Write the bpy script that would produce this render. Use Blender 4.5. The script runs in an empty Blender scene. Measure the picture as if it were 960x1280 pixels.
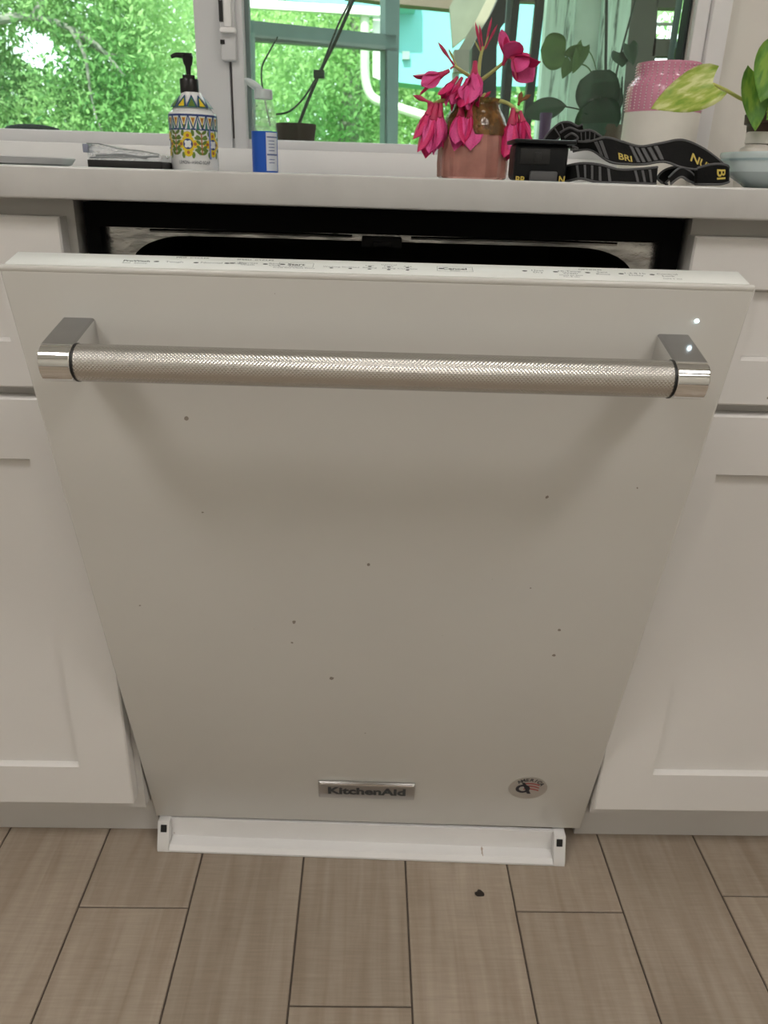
import bpy, bmesh, math, random
import numpy as np
from mathutils import Vector, Matrix
random.seed(7)
C = bpy.context.scene.collection
S = bpy.context.scene

# ------------------------------------------------------------------ camera
F = 966.0; PT = 0.4047; YW = 0.0256; RL = 0.0314
CX, CD, CZ = -0.0102, 0.8102, 0.8754
cp, sp, cy, sy, cr, sr = math.cos(PT), math.sin(PT), math.cos(YW), math.sin(YW), math.cos(RL), math.sin(RL)
fw = Vector((sy*cp, cy*cp, -sp)); r0 = Vector((cy, -sy, 0)); u0 = Vector((sy*sp, cy*sp, cp))
Rv = r0*cr + u0*sr; Uv = u0*cr - r0*sr
cam_d = bpy.data.cameras.new('camera'); cam = bpy.data.objects.new('camera', cam_d); C.objects.link(cam)
cam.matrix_world = Matrix(((Rv.x, Uv.x, -fw.x, CX), (Rv.y, Uv.y, -fw.y, -CD), (Rv.z, Uv.z, -fw.z, CZ), (0, 0, 0, 1)))
cam_d.sensor_fit = 'VERTICAL'; cam_d.sensor_height = 24.0; cam_d.sensor_width = 18.0
cam_d.lens = F/1280*24.0; cam_d.clip_start = 0.02; cam_d.clip_end = 200
cam_d.dof.use_dof = True; cam_d.dof.focus_distance = 0.72; cam_d.dof.aperture_fstop = 9.0
S.camera = cam

# ------------------------------------------------------------------ world, sun, exposure
w = bpy.data.worlds.new('world'); S.world = w; w.use_nodes = True
bg = w.node_tree.nodes['Background']; bg.inputs[0].default_value = (0.86, 0.94, 1.0, 1); bg.inputs[1].default_value = 3.1
sd = bpy.data.lights.new('sun', 'SUN'); sd.energy = 9.5; sd.angle = 0.02; sd.color = (1, .96, .88)
so = bpy.data.objects.new('sun', sd); C.objects.link(so)
so.rotation_euler = Vector((0.25, 0.75, -0.85)).to_track_quat('-Z', 'Y').to_euler(); so.location = (-2, -2, 6)
S.view_settings.view_transform = 'Standard'; S.view_settings.look = 'None'
S.view_settings.exposure = -0.1; S.view_settings.gamma = 1.0; S.view_settings.use_curve_mapping = False
LAMP = 21.5

# ------------------------------------------------------------------ helpers
def ray(px, py):
    x2 = (px-480)/F; y2 = (py-640)/F
    return fw + Rv*x2 - Uv*y2
def at(px, py, Y):
    """world point on the vertical plane y=Y"""
    d = ray(px, py); t = (Y+CD)/d.y
    return Vector((CX+t*d.x, Y, CZ+t*d.z))
def px_size(Y):            # metres per pixel around that depth, near eye level
    return (Y+CD)/0.92/F

WM = {}
class MB:
    def __init__(s): s.v = []; s.f = []; s.m = []; s.k = 0
    def add(s, vs, fs):
        b = len(s.v); s.v += [tuple(x) for x in vs]; s.f += [tuple(i+b for i in f) for f in fs]; s.m += [s.k]*len(fs); return s
    def box(s, lo, hi, bev=0.0, M=None, seg=2):
        bm = bmesh.new(); bmesh.ops.create_cube(bm, size=1)
        for v in bm.verts: v.co = Vector([lo[i]+(hi[i]-lo[i])*(v.co[i]+.5) for i in range(3)])
        if bev > 0: bmesh.ops.bevel(bm, geom=bm.edges[:], offset=bev, segments=seg, affect='EDGES', profile=.5)
        return s.bm(bm, M)
    def bm(s, bm, M=None):
        bm.verts.index_update()
        vs = [(M @ v.co) if M else v.co.copy() for v in bm.verts]
        s.add(vs, [[v.index for v in f.verts] for f in bm.faces]); bm.free(); return s
    def prism(s, pts, d):
        """polygon pts (3D) extruded by vector d"""
        n = len(pts); d = Vector(d); P = [Vector(p) for p in pts]
        s.add(P+[p+d for p in P], [list(range(n))[::-1], list(range(n, 2*n))]+[[i, (i+1) % n, n+(i+1) % n, n+i] for i in range(n)]); return s
    def lathe(s, prof, c, n=40, M=None, close=False):
        c = Vector(c); vs = []; fs = []
        for r, z in prof:
            for k in range(n):
                a = 2*math.pi*k/n; vs.append(Vector((r*math.cos(a), r*math.sin(a), z)))
        L = len(prof)
        for i in range(L-1 + (1 if close else 0)):
            j = (i+1) % L
            for k in range(n): fs.append((i*n+k, i*n+(k+1) % n, j*n+(k+1) % n, j*n+k))
        if not close:
            if prof[0][0] > 1e-5: fs.append(tuple(range(n))[::-1])
            if prof[-1][0] > 1e-5: fs.append(tuple((L-1)*n+k for k in range(n)))
        vs = [(M @ v if M else v)+c for v in vs]
        s.add(vs, fs); return s
    def tube(s, pts, r, n=8, sub=1):
        P = smooth(pts, sub) if sub > 1 else [Vector(p) for p in pts]
        N = len(P); rs = r if isinstance(r, (list, tuple)) else None
        vs = []; up = None
        for i, p in enumerate(P):
            t = (P[min(i+1, N-1)]-P[max(i-1, 0)]).normalized()
            if up is None:
                up = t.orthogonal().normalized()
            up = (up - t*up.dot(t)).normalized(); b = t.cross(up)
            if rs:
                q = i/(N-1)*(len(rs)-1); a = int(min(q, len(rs)-2)); rr = rs[a]+(rs[a+1]-rs[a])*(q-a)
            else: rr = r
            for k in range(n):
                a = 2*math.pi*k/n; vs.append(p+(up*math.cos(a)+b*math.sin(a))*rr)
        fs = [(i*n+k, i*n+(k+1) % n, (i+1)*n+(k+1) % n, (i+1)*n+k) for i in range(N-1) for k in range(n)]
        fs += [tuple(range(n))[::-1], tuple((N-1)*n+k for k in range(n))]
        s.add(vs, fs); return s
    def mesh(s, name, mats, W=None, sharp=35):
        me = bpy.data.meshes.new(name)
        Wi = W.inverted() if W else None
        me.from_pydata([tuple(Wi @ Vector(v)) for v in s.v] if Wi else s.v, [], s.f)
        for m in (mats if isinstance(mats, (list, tuple)) else [mats]): me.materials.append(m)
        me.polygons.foreach_set('material_index', s.m)
        if sharp:
            me.polygons.foreach_set('use_smooth', [True]*len(me.polygons)); me.set_sharp_from_angle(angle=math.radians(sharp))
        bm = bmesh.new(); bm.from_mesh(me); bmesh.ops.recalc_face_normals(bm, faces=bm.faces); bm.to_mesh(me); bm.free()
        me.update(); return me
def smooth(pts, sub):
    P = [Vector(p) for p in pts]; out = []
    for i in range(len(P)-1):
        a, b, c, d = P[max(i-1, 0)], P[i], P[i+1], P[min(i+2, len(P)-1)]
        for k in range(sub):
            t = k/sub
            out.append(.5*((2*b)+(c-a)*t+(2*a-5*b+4*c-d)*t*t+(3*b-a-3*c+d)*t**3))
    return out+[P[-1]]
def tag(o, label=None, cat=None, group=None, kind=None):
    if label: o['label'] = label
    if cat: o['category'] = cat
    if group: o['group'] = group
    if kind: o['kind'] = kind
    return o
def thing(name, loc, label=None, cat=None, group=None, kind=None, M=None):
    o = bpy.data.objects.new(name, None); C.objects.link(o); o.empty_display_size = .05
    W = M if M is not None else Matrix.Translation(loc)
    o.matrix_world = W; WM[o] = W
    return tag(o, label, cat, group, kind)
def part(name, mb, mats, parent=None, sharp=35, **kw):
    """mb is in world coordinates; becomes a child of parent"""
    W = WM[parent] if parent else None
    me = mb.mesh(name, mats, W, sharp)
    o = bpy.data.objects.new(name, me); C.objects.link(o)
    if parent: o.parent = parent; WM[o] = WM[parent]
    else: WM[o] = Matrix.Identity(4)
    return tag(o, **kw)
def part_at(name, me, parent, M, **kw):
    o = bpy.data.objects.new(name, me); C.objects.link(o); o.parent = parent
    o.matrix_local = WM[parent].inverted() @ M; WM[o] = M
    return tag(o, **kw)
def text_tris(txt, size, bold=0.0, align='CENTER', sx=1.0):
    cu = bpy.data.curves.new('t', 'FONT'); cu.body = txt; cu.size = size; cu.align_x = align; cu.align_y = 'CENTER'
    cu.offset = bold; cu.resolution_u = 3; cu.fill_mode = 'FRONT'
    ob = bpy.data.objects.new('t', cu); me = bpy.data.meshes.new_from_object(ob)
    vs = [(v.co.x*sx, v.co.y) for v in me.vertices]; fs = [tuple(p.vertices) for p in me.polygons]
    bpy.data.objects.remove(ob); bpy.data.curves.remove(cu); bpy.data.meshes.remove(me)
    return vs, fs

# ------------------------------------------------------------------ materials
def new_mat(name):
    m = bpy.data.materials.new(name); m.use_nodes = True
    return m, m.node_tree, m.node_tree.nodes['Principled BSDF']
def mat(name, col, rough=.5, metal=0., spec=.5, var=.06, scale=12., bump=0., bscale=200., trans=0., ior=1.45, stretch=None, coat=0., rnd=0., alpha=1.):
    m, nt, b = new_mat(name); N = nt.nodes; L = nt.links
    b.inputs['Roughness'].default_value = rough; b.inputs['Metallic'].default_value = metal
    b.inputs['Specular IOR Level'].default_value = spec; b.inputs['Transmission Weight'].default_value = trans
    b.inputs['IOR'].default_value = ior; b.inputs['Coat Weight'].default_value = coat; b.inputs['Alpha'].default_value = alpha
    tc = N.new('ShaderNodeTexCoord'); mp = N.new('ShaderNodeMapping'); L.new(tc.outputs['Object'], mp.inputs[0])
    if stretch: mp.inputs['Scale'].default_value = stretch
    no = N.new('ShaderNodeTexNoise'); no.inputs['Scale'].default_value = scale; no.inputs['Detail'].default_value = 5
    L.new(mp.outputs[0], no.inputs['Vector'])
    cr_ = N.new('ShaderNodeValToRGB'); cr_.color_ramp.elements[0].position = .3; cr_.color_ramp.elements[1].position = .7
    cr_.color_ramp.elements[0].color = (*[c*(1-var) for c in col], 1); cr_.color_ramp.elements[1].color = (*[min(1, c*(1+var)) for c in col], 1)
    L.new(no.outputs['Fac'], cr_.inputs[0]); out = cr_.outputs[0]
    if rnd:
        oi = N.new('ShaderNodeObjectInfo'); mr = N.new('ShaderNodeMapRange'); mr.inputs['To Min'].default_value = 1-rnd; mr.inputs['To Max'].default_value = 1+rnd
        L.new(oi.outputs['Random'], mr.inputs['Value'])
        hs = N.new('ShaderNodeHueSaturation'); L.new(mr.outputs[0], hs.inputs['Value']); L.new(out, hs.inputs['Color']); out = hs.outputs[0]
        add = N.new('ShaderNodeVectorMath'); add.operation = 'SCALE'; 
    L.new(out, b.inputs['Base Color'])
    if bump:
        n2 = N.new('ShaderNodeTexNoise'); n2.inputs['Scale'].default_value = bscale; n2.inputs['Detail'].default_value = 4; L.new(mp.outputs[0], n2.inputs['Vector'])
        bp = N.new('ShaderNodeBump'); bp.inputs['Strength'].default_value = bump; bp.inputs['Distance'].default_value = .002
        L.new(n2.outputs['Fac'], bp.inputs['Height']); L.new(bp.outputs[0], b.inputs['Normal'])
    m['out'] = 0
    return m
def specks(m, dens=26., thr=.07, keep=.8, dark=(.16, .12, .09), soft=.05):
    """sparse chips and dirt specks over a painted surface"""
    nt = m.node_tree; N = nt.nodes; L = nt.links; b = N['Principled BSDF']
    src = b.inputs['Base Color'].links[0].from_socket
    tc = N.new('ShaderNodeTexCoord'); vo = N.new('ShaderNodeTexVoronoi'); vo.inputs['Scale'].default_value = dens; vo.inputs['Randomness'].default_value = 1
    nz = N.new('ShaderNodeTexNoise'); nz.inputs['Scale'].default_value = dens*9; nz.inputs['Detail'].default_value = 2
    ad = N.new('ShaderNodeMix'); ad.data_type = 'VECTOR'; ad.inputs[0].default_value = .004
    L.new(tc.outputs['Object'], nz.inputs['Vector']); fl_ = N.new('ShaderNodeMapping'); fl_.inputs['Rotation'].default_value = (math.pi/2, 0, 0); vo.voronoi_dimensions = '2D'; L.new(tc.outputs['Object'], fl_.inputs[0]); L.new(fl_.outputs[0], ad.inputs[4]); L.new(nz.outputs['Color'], ad.inputs[5])
    L.new(ad.outputs[1], vo.inputs['Vector'])
    sp_ = N.new('ShaderNodeSeparateColor'); L.new(vo.outputs['Color'], sp_.inputs[0])
    gt = N.new('ShaderNodeMath'); gt.operation = 'GREATER_THAN'; gt.inputs[1].default_value = keep; L.new(sp_.outputs[0], gt.inputs[0])
    mu = N.new('ShaderNodeMath'); mu.operation = 'MULTIPLY'; mu.inputs[1].default_value = thr; L.new(sp_.outputs[1], mu.inputs[0])
    mr = N.new('ShaderNodeMath'); mr.operation = 'LESS_THAN'; L.new(vo.outputs['Distance'], mr.inputs[0]); L.new(mu.outputs[0], mr.inputs[1])
    m3 = N.new('ShaderNodeMath'); m3.operation = 'MULTIPLY'; L.new(gt.outputs[0], m3.inputs[0]); L.new(mr.outputs[0], m3.inputs[1])
    m4 = N.new('ShaderNodeMath'); m4.operation = 'MULTIPLY'; m4.inputs[1].default_value = .75; L.new(m3.outputs[0], m4.inputs[0])
    mx = N.new('ShaderNodeMix'); mx.data_type = 'RGBA'; L.new(m4.outputs[0], mx.inputs[0]); L.new(src, mx.inputs[6]); mx.inputs[7].default_value = (*dark, 1)
    L.new(mx.outputs[2], b.inputs['Base Color']); return m
def glass_thin(name, tint=(1, 1, 1), ior=1.45, rough=.0):
    m = bpy.data.materials.new(name); m.use_nodes = True; nt = m.node_tree; N = nt.nodes; L = nt.links; N.clear()
    o = N.new('ShaderNodeOutputMaterial'); mx = N.new('ShaderNodeMixShader'); t = N.new('ShaderNodeBsdfTransparent'); g = N.new('ShaderNodeBsdfGlossy'); f = N.new('ShaderNodeFresnel')
    t.inputs[0].default_value = (*tint, 1); g.inputs['Roughness'].default_value = rough; f.inputs[0].default_value = ior
    L.new(f.outputs[0], mx.inputs[0]); L.new(t.outputs[0], mx.inputs[1]); L.new(g.outputs[0], mx.inputs[2]); L.new(mx.outputs[0], o.inputs[0]); return m
def leaf_mat(name, c1, c2, trans=.45, scale=1.6):
    m = bpy.data.materials.new(name); m.use_nodes = True; nt = m.node_tree; N = nt.nodes; L = nt.links; N.clear()
    o = N.new('ShaderNodeOutputMaterial'); mx = N.new('ShaderNodeMixShader'); d = N.new('ShaderNodeBsdfDiffuse'); t = N.new('ShaderNodeBsdfTranslucent')
    tc = N.new('ShaderNodeTexCoord'); no = N.new('ShaderNodeTexNoise'); no.inputs['Scale'].default_value = scale; no.inputs['Detail'].default_value = 7; no.inputs['Roughness'].default_value = .6
    rp = N.new('ShaderNodeValToRGB'); rp.color_ramp.elements[0].position = .36; rp.color_ramp.elements[1].position = .64
    rp.color_ramp.elements[0].color = (*c1, 1); rp.color_ramp.elements[1].color = (*c2, 1)
    L.new(tc.outputs['Object'], no.inputs['Vector']); L.new(no.outputs['Fac'], rp.inputs[0]); L.new(rp.outputs[0], d.inputs[0]); L.new(rp.outputs[0], t.inputs[0])
    mx.inputs[0].default_value = trans; L.new(d.outputs[0], mx.inputs[1]); L.new(t.outputs[0], mx.inputs[2]); L.new(mx.outputs[0], o.inputs[0]); return m
def emit_mat(name, col, s):
    m, nt, b = new_mat(name); b.inputs['Emission Color'].default_value = (*col, 1); b.inputs['Emission Strength'].default_value = s; b.inputs['Base Color'].default_value = (*col, 1); return m

ENAMEL = specks(mat('white_enamel', (.645, .64, .61), .22, spec=.5, var=.025, scale=3), 24, .062, .90)
CONTROL = mat('control_strip_white', (.88, .90, .875), .3, var=.015)
PAINT = specks(mat('cabinet_paint', (.73, .715, .695), .38, spec=.4, var=.02, scale=5, bump=.03, bscale=40), 14, .03, .88)
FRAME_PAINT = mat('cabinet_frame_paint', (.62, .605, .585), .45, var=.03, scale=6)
QUARTZ = mat('quartz', (.56, .555, .54), .25, var=.07, scale=16, coat=.2)
WALLP = mat('wall_paint', (.76, .735, .68), .6, var=.02, scale=4, bump=.08, bscale=120)
CEILP = mat('ceiling_paint', (.85, .84, .82), .8, var=.02)
VINYL = mat('window_vinyl', (.73, .735, .75), .35, var=.02, scale=5)
TRIMW = mat('trim_white', (.89, .89, .89), .4, var=.02)
GROUT = mat('grout', (.10, .08, .065), .9, var=.2, scale=60)
STEEL = mat('brushed_steel', (.66, .645, .62), .28, 1, var=.05, scale=30, stretch=(1, 40, 40))
SATIN = mat('satin_dark_chrome', (.40, .40, .41), .14, 1, var=.05, scale=40)
CHROME = mat('chrome', (.80, .80, .80), .045, 1, var=.02)
BLACKP = mat('black_plastic', (.012, .012, .012), .45, var=.1)
BLACKM = mat('black_gasket', (.003, .003, .003), .8, spec=.12, var=.1)
BLACKT = mat('black_tub', (.004, .004, .004), .6, var=.1)
DARKM = mat('dark_print', (.05, .055, .06), .6, var=.05)
GREYPRINT = mat('grey_print', (.22, .23, .24), .6, var=.05)
FLANGE = mat('tub_steel', (.42, .415, .41), .24, 1, var=.5, scale=22, bump=.8, bscale=30, stretch=(1, 1, 3))  # strong colour noise stands in for streaky reflections on the steel
BADGE = mat('badge_metal', (.45, .44, .43), .3, 1, var=.06)
GLASSW = glass_thin('window_glass', (.93, .985, .95))
def cloudy(name, col, f_):
    m, nt, b = new_mat(name); N = nt.nodes; L = nt.links; b.inputs['Base Color'].default_value = (*col, 1); b.inputs['Roughness'].default_value = .12
    o = N['Material Output']; mx = N.new('ShaderNodeMixShader'); t = N.new('ShaderNodeBsdfTransparent'); no = N.new('ShaderNodeTexNoise'); no.inputs['Scale'].default_value = 60; no.inputs['Detail'].default_value = 3
    tc = N.new('ShaderNodeTexCoord'); mp = N.new('ShaderNodeMapping'); mp.inputs['Scale'].default_value = (.5, 1, 3); L.new(tc.outputs['Object'], mp.inputs[0]); L.new(mp.outputs[0], no.inputs['Vector'])
    mr = N.new('ShaderNodeMapRange'); mr.inputs['From Min'].default_value = .35; mr.inputs['From Max'].default_value = .65; mr.inputs['To Min'].default_value = f_*.4; mr.inputs['To Max'].default_value = f_*1.5; L.new(no.outputs['Fac'], mr.inputs['Value'])
    L.new(mr.outputs[0], mx.inputs[0]); L.new(t.outputs[0], mx.inputs[1]); L.new(b.outputs[0], mx.inputs[2]); L.new(mx.outputs[0], o.inputs[0]); return m
CLOUDY = cloudy('cloudy_clear_plastic', (.72, .77, .80), .32)
CLEARP = glass_thin('clear_plastic', (.96, .98, .98), 1.22, .08)

# wood-look tile
def tile_mat():
    m, nt, b = new_mat('wood_look_tile'); N = nt.nodes; L = nt.links
    tc = N.new('ShaderNodeTexCoord'); oi = N.new('ShaderNodeObjectInfo')
    off = N.new('ShaderNodeVectorMath'); off.operation = 'ADD'
    mul = N.new('ShaderNodeMath'); mul.operation = 'MULTIPLY'; mul.inputs[1].default_value = 40; L.new(oi.outputs['Random'], mul.inputs[0])
    L.new(tc.outputs['Object'], off.inputs[0]); L.new(mul.outputs[0], off.inputs[1])
    mp = N.new('ShaderNodeMapping'); mp.inputs['Scale'].default_value = (30, 2.2, 1); L.new(off.outputs[0], mp.inputs[0])
    n1 = N.new('ShaderNodeTexNoise'); n1.inputs['Scale'].default_value = 2.2; n1.inputs['Detail'].default_value = 7; n1.inputs['Distortion'].default_value = .6; L.new(mp.outputs[0], n1.inputs['Vector'])
    mp2 = N.new('ShaderNodeMapping'); mp2.inputs['Scale'].default_value = (9, 3, 1); L.new(off.outputs[0], mp2.inputs[0])
    n2 = N.new('ShaderNodeTexNoise'); n2.inputs['Scale'].default_value = 1.6; n2.inputs['Detail'].default_value = 4; L.new(mp2.outputs[0], n2.inputs['Vector'])
    r1 = N.new('ShaderNodeValToRGB'); e = r1.color_ramp.elements; e[0].position = .32; e[0].color = (.325, .26, .20, 1); e[1].position = .68; e[1].color = (.41, .345, .278, 1)
    r2 = N.new('ShaderNodeValToRGB'); e = r2.color_ramp.elements; e[0].position = .3; e[0].color = (.88, .87, .855, 1); e[1].position = .7; e[1].color = (1.0, 1.0, 1.0, 1)
    L.new(n1.outputs['Fac'], r1.inputs[0]); L.new(n2.outputs['Fac'], r2.inputs[0])
    mx = N.new('ShaderNodeMix'); mx.data_type = 'RGBA'; mx.blend_type = 'MULTIPLY'; mx.inputs[0].default_value = 1; L.new(r1.outputs[0], mx.inputs[6]); L.new(r2.outputs[0], mx.inputs[7])
    # fine cross-wise saw marks
    wv = N.new('ShaderNodeTexNoise'); mp3 = N.new('ShaderNodeMapping'); mp3.inputs['Scale'].default_value = (25, 420, 1); L.new(off.outputs[0], mp3.inputs[0]); L.new(mp3.outputs[0], wv.inputs['Vector']); wv.inputs['Scale'].default_value = 1
    mx2 = N.new('ShaderNodeMix'); mx2.data_type = 'RGBA'; mx2.blend_type = 'OVERLAY'; mx2.inputs[0].default_value = .16; L.new(mx.outputs[2], mx2.inputs[6]); L.new(wv.outputs['Fac'], mx2.inputs[7])
    mr = N.new('ShaderNodeMapRange'); mr.inputs['To Min'].default_value = .92; mr.inputs['To Max'].default_value = 1.08; L.new(oi.outputs['Random'], mr.inputs['Value'])
    hs = N.new('ShaderNodeHueSaturation'); L.new(mr.outputs[0], hs.inputs['Value']); L.new(mx2.outputs[2], hs.inputs['Color'])
    L.new(hs.outputs[0], b.inputs['Base Color']); b.inputs['Roughness'].default_value = .42
    bp = N.new('ShaderNodeBump'); bp.inputs['Strength'].default_value = .12; bp.inputs['Distance'].default_value = .001; L.new(n1.outputs['Fac'], bp.inputs['Height']); L.new(bp.outputs[0], b.inputs['Normal'])
    return m
TILE = tile_mat()

# ------------------------------------------------------------------ room shell
CH = 0.8793           # counter top height
WY = 0.60             # face of the window wall
RX0, RX1, RY0, RZ = -2.0, 2.0, -3.2, 2.5
floor = part('floor', MB().box((RX0, RY0, -.06), (RX1, WY, -.0025)), GROUT, None, kind='structure')
part('ceiling', MB().box((RX0, RY0, RZ), (RX1, WY+.14, RZ+.1)), CEILP, None, kind='structure')
part('wall_left', MB().box((RX0-.1, RY0, 0), (RX0, WY+.14, RZ)), WALLP, None, kind='structure')
part('wall_right', MB().box((RX1, RY0, 0), (RX1+.1, WY+.14, RZ)), WALLP, None, kind='structure')
part('wall_front', MB().box((RX0, RY0-.1, 0), (RX1, RY0, RZ)), WALLP, None, kind='structure')
ZL = .9155            # top of the low ledge under the window
OX0, OX1, OZ1 = -1.25, .4834, 2.0
wb = MB().box((RX0, WY, 0), (RX1, WY+.14, ZL)).box((RX0, WY, OZ1), (RX1, WY+.14, RZ)).box((RX0, WY, ZL), (OX0, WY+.14, OZ1)).box((OX1, WY, ZL), (RX1, WY+.07, OZ1))
part('wall_back', wb, WALLP, None, kind='structure')
part('trim_1', MB().box((-1.4, WY-.012, CH+.0005), (OX1+.0, WY-.0005, ZL+.002), .002), TRIMW, None, kind='structure', label='low white backsplash ledge under the window')
t2 = MB().box((OX1, WY-.016, ZL), (OX1+.022, WY-.0005, OZ1+.05), .003).box((OX1+.022, WY-.026, ZL), (OX1+.052, WY-.0005, OZ1+.05), .004)
part('trim_2', t2, TRIMW, None, kind='structure', label='stepped white casing on the right side of the window')

# wood-look floor tiles, each its own piece
PITCH = .1424; TL = .60; G = .0022
tb = bmesh.new(); bmesh.ops.create_cube(tb, size=1)
for v in tb.verts: v.co = Vector((v.co.x*(PITCH-G), v.co.y*(TL-G), v.co.z*.009))
bmesh.ops.bevel(tb, geom=[e for e in tb.edges if e.verts[0].co.z > 0 and e.verts[1].co.z > 0], offset=.0009, segments=1, affect='EDGES')
tm = bpy.data.meshes.new('tile'); tb.to_mesh(tm); tb.free(); tm.materials.append(TILE)
offs = {0: -.2154, 1: .13, 2: -.087, 3: .24, 4: -.06, -1: -.50, -2: -.0865, -3: .19, -4: -.31}
for k in range(-14, 14):
    x = .0555+PITCH*(k-.5)
    y0 = offs.get(k, random.uniform(-.4, .2))
    for j in range(-6, 3):
        yc = y0+TL*j+TL/2
        if yc+TL/2 > WY or yc-TL/2 < RY0: continue
        part_at('tile', tm, floor, Matrix.Translation((x, yc, -.0045+random.uniform(-.0002, .0002))))

# ceiling lights
LAMPM = emit_mat('lamp_diffuser', (1.0, .955, .915), LAMP); LAMPF = emit_mat('lamp_diffuser_dim', (1.0, .955, .915), LAMP*.42)
for i, (lx, ly, lb) in enumerate(((-1.1, -1.25, 'round ceiling downlight nearer the window at left'), (1.1, -1.25, 'round ceiling downlight nearer the window at right'), (-1.0, -2.4, 'round ceiling downlight far from the window at left'), (1.0, -2.4, 'round ceiling downlight far from the window at right'))):
    t = thing('ceiling_light', (lx, ly, RZ), lb, 'light', 'ceiling downlights')
    part('diffuser', MB().lathe([(0, RZ-.012), (.28, RZ-.012), (.285, RZ-.006)], (lx, ly, 0), 32), LAMPM if i < 2 else LAMPF, t)
    part('trim_ring', MB().lathe([(.286, RZ-.018), (.315, RZ-.01), (.315, RZ-.0005), (.286, RZ-.0005)], (lx, ly, 0), 32, close=True), TRIMW, t)

# ------------------------------------------------------------------ window
win = thing('window_1', (-.3, WY+.06, ZL), kind='structure', label='white vinyl two-pane sliding kitchen window')
YF = WY              # front of the frame
ZP = .9362           # bottom of the left pane
part('bottom_rail', MB().box((OX0, YF+.002, ZL), (-.25, YF+.09, ZP), .002).box((-.25, YF+.002, ZL), (OX1-.001, YF+.09, ZP-.004), .002), VINYL, win)
part('top_rail', MB().box((OX0, YF+.002, OZ1-.04), (OX1-.001, YF+.09, OZ1), .002), VINYL, win)
part('side_rail', MB().box((OX0, YF+.002, ZP), (OX0+.04, YF+.09, OZ1-.04), .002), VINYL, win)
part('side_rail', MB().box((OX1-.006, YF+.004, ZP), (OX1-.001, YF+.072, OZ1-.04), .002), mat('side_rail_dark', (.035, .05, .048), .6), win)
xm0, xmg, xm1 = at(247, 100, YF).x, at(290.5, 120, YF).x, at(309, 150, YF).x
part('meeting_stile', MB().box((xm0, YF-.004, ZL+.001), (xmg-.0022, YF+.05, OZ1-.02), .003), VINYL, win)
part('meeting_stile', MB().box((xmg+.0022, YF-.010, ZL+.001), (xm1, YF+.05, OZ1-.02), .003), VINYL, win)
part('groove', MB().box((xmg-.0024, YF+.004, ZL+.001), (xmg+.0024, YF+.02, OZ1-.02)), mat('groove_dark', (.16, .15, .15), .6), win, label='dark gap between the two stiles')
lz = at(286, 34, YF).z
la = part('latch', MB().box((xmg-.012, YF-.020, lz-.048), (xmg+.012, YF-.004, lz+.06), .004), VINYL, win)
part('latch_lever', MB().box((xmg-.011, YF-.030, lz-.012), (xmg+.014, YF-.019, lz-.004), .003).box((xmg-.004, YF-.028, lz-.004), (xmg+.008, YF-.019, lz+.045), .003), TRIMW, la)
part('latch_slot', MB().box((xmg-.0118, YF-.0215, lz+.004), (xmg-.006, YF-.0195, lz+.032)).box((xmg-.0118, YF-.0215, lz-.026), (xmg-.005, YF-.0195, lz-.020)), BLACKP, la)
part('pane', MB().box((OX0+.038, YF+.05, ZP-.006), (xm0+.005, YF+.054, OZ1-.03)), GLASSW, win)
part('pane', MB().box((xm1-.005, YF+.03, ZP-.008), (OX1-.007, YF+.034, OZ1-.03)), GLASSW, win)
# greenish gasket beside the right pane
part('gasket', MB().box((xm1, YF+.012, ZP-.004), (xm1+.007, YF+.03, OZ1-.04)), mat('gasket_grey', (.2, .27, .26), .5), win)

# ------------------------------------------------------------------ cabinets
YD = -.0199; DT = .0195     # door front plane, door thickness
ZT = CH-.0282
def shaker(mb, x0, x1, z0, z1, rw, zi0, zi1, xi0, xi1, rec=.008, bev=.003):
    """frame with a bevelled recess, opening xi0..xi1, zi0..zi1"""
    y = YD; yb = YD+DT
    O = [(x0, z0), (x1, z0), (x1, z1), (x0, z1)]; I = [(xi0, zi0), (xi1, zi0), (xi1, zi1), (xi0, zi1)]
    q = .0018; O1 = [(x0+q, z0+q), (x1-q, z0+q), (x1-q, z1-q), (x0+q, z1-q)]
    I1 = [(xi0+bev, zi0+bev), (xi1-bev, zi0+bev), (xi1-bev, zi1-bev), (xi0+bev, zi1-bev)]
    rings = [[(a, yb, b) for a, b in O], [(a, y+q, b) for a, b in O], [(a, y, b) for a, b in O1], [(a, y, b) for a, b in I], [(a, y+rec, b) for a, b in I1], [(a, yb, b) for a, b in I1]]
    vs = [p for r in rings for p in r]; fs = []
    for i in range(6):
        j = (i+1) % 6
        for k in range(4): fs.append((i*4+k, i*4+(k+1) % 4, j*4+(k+1) % 4, j*4+k))
    mb.add(vs, fs)
    return I1
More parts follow.
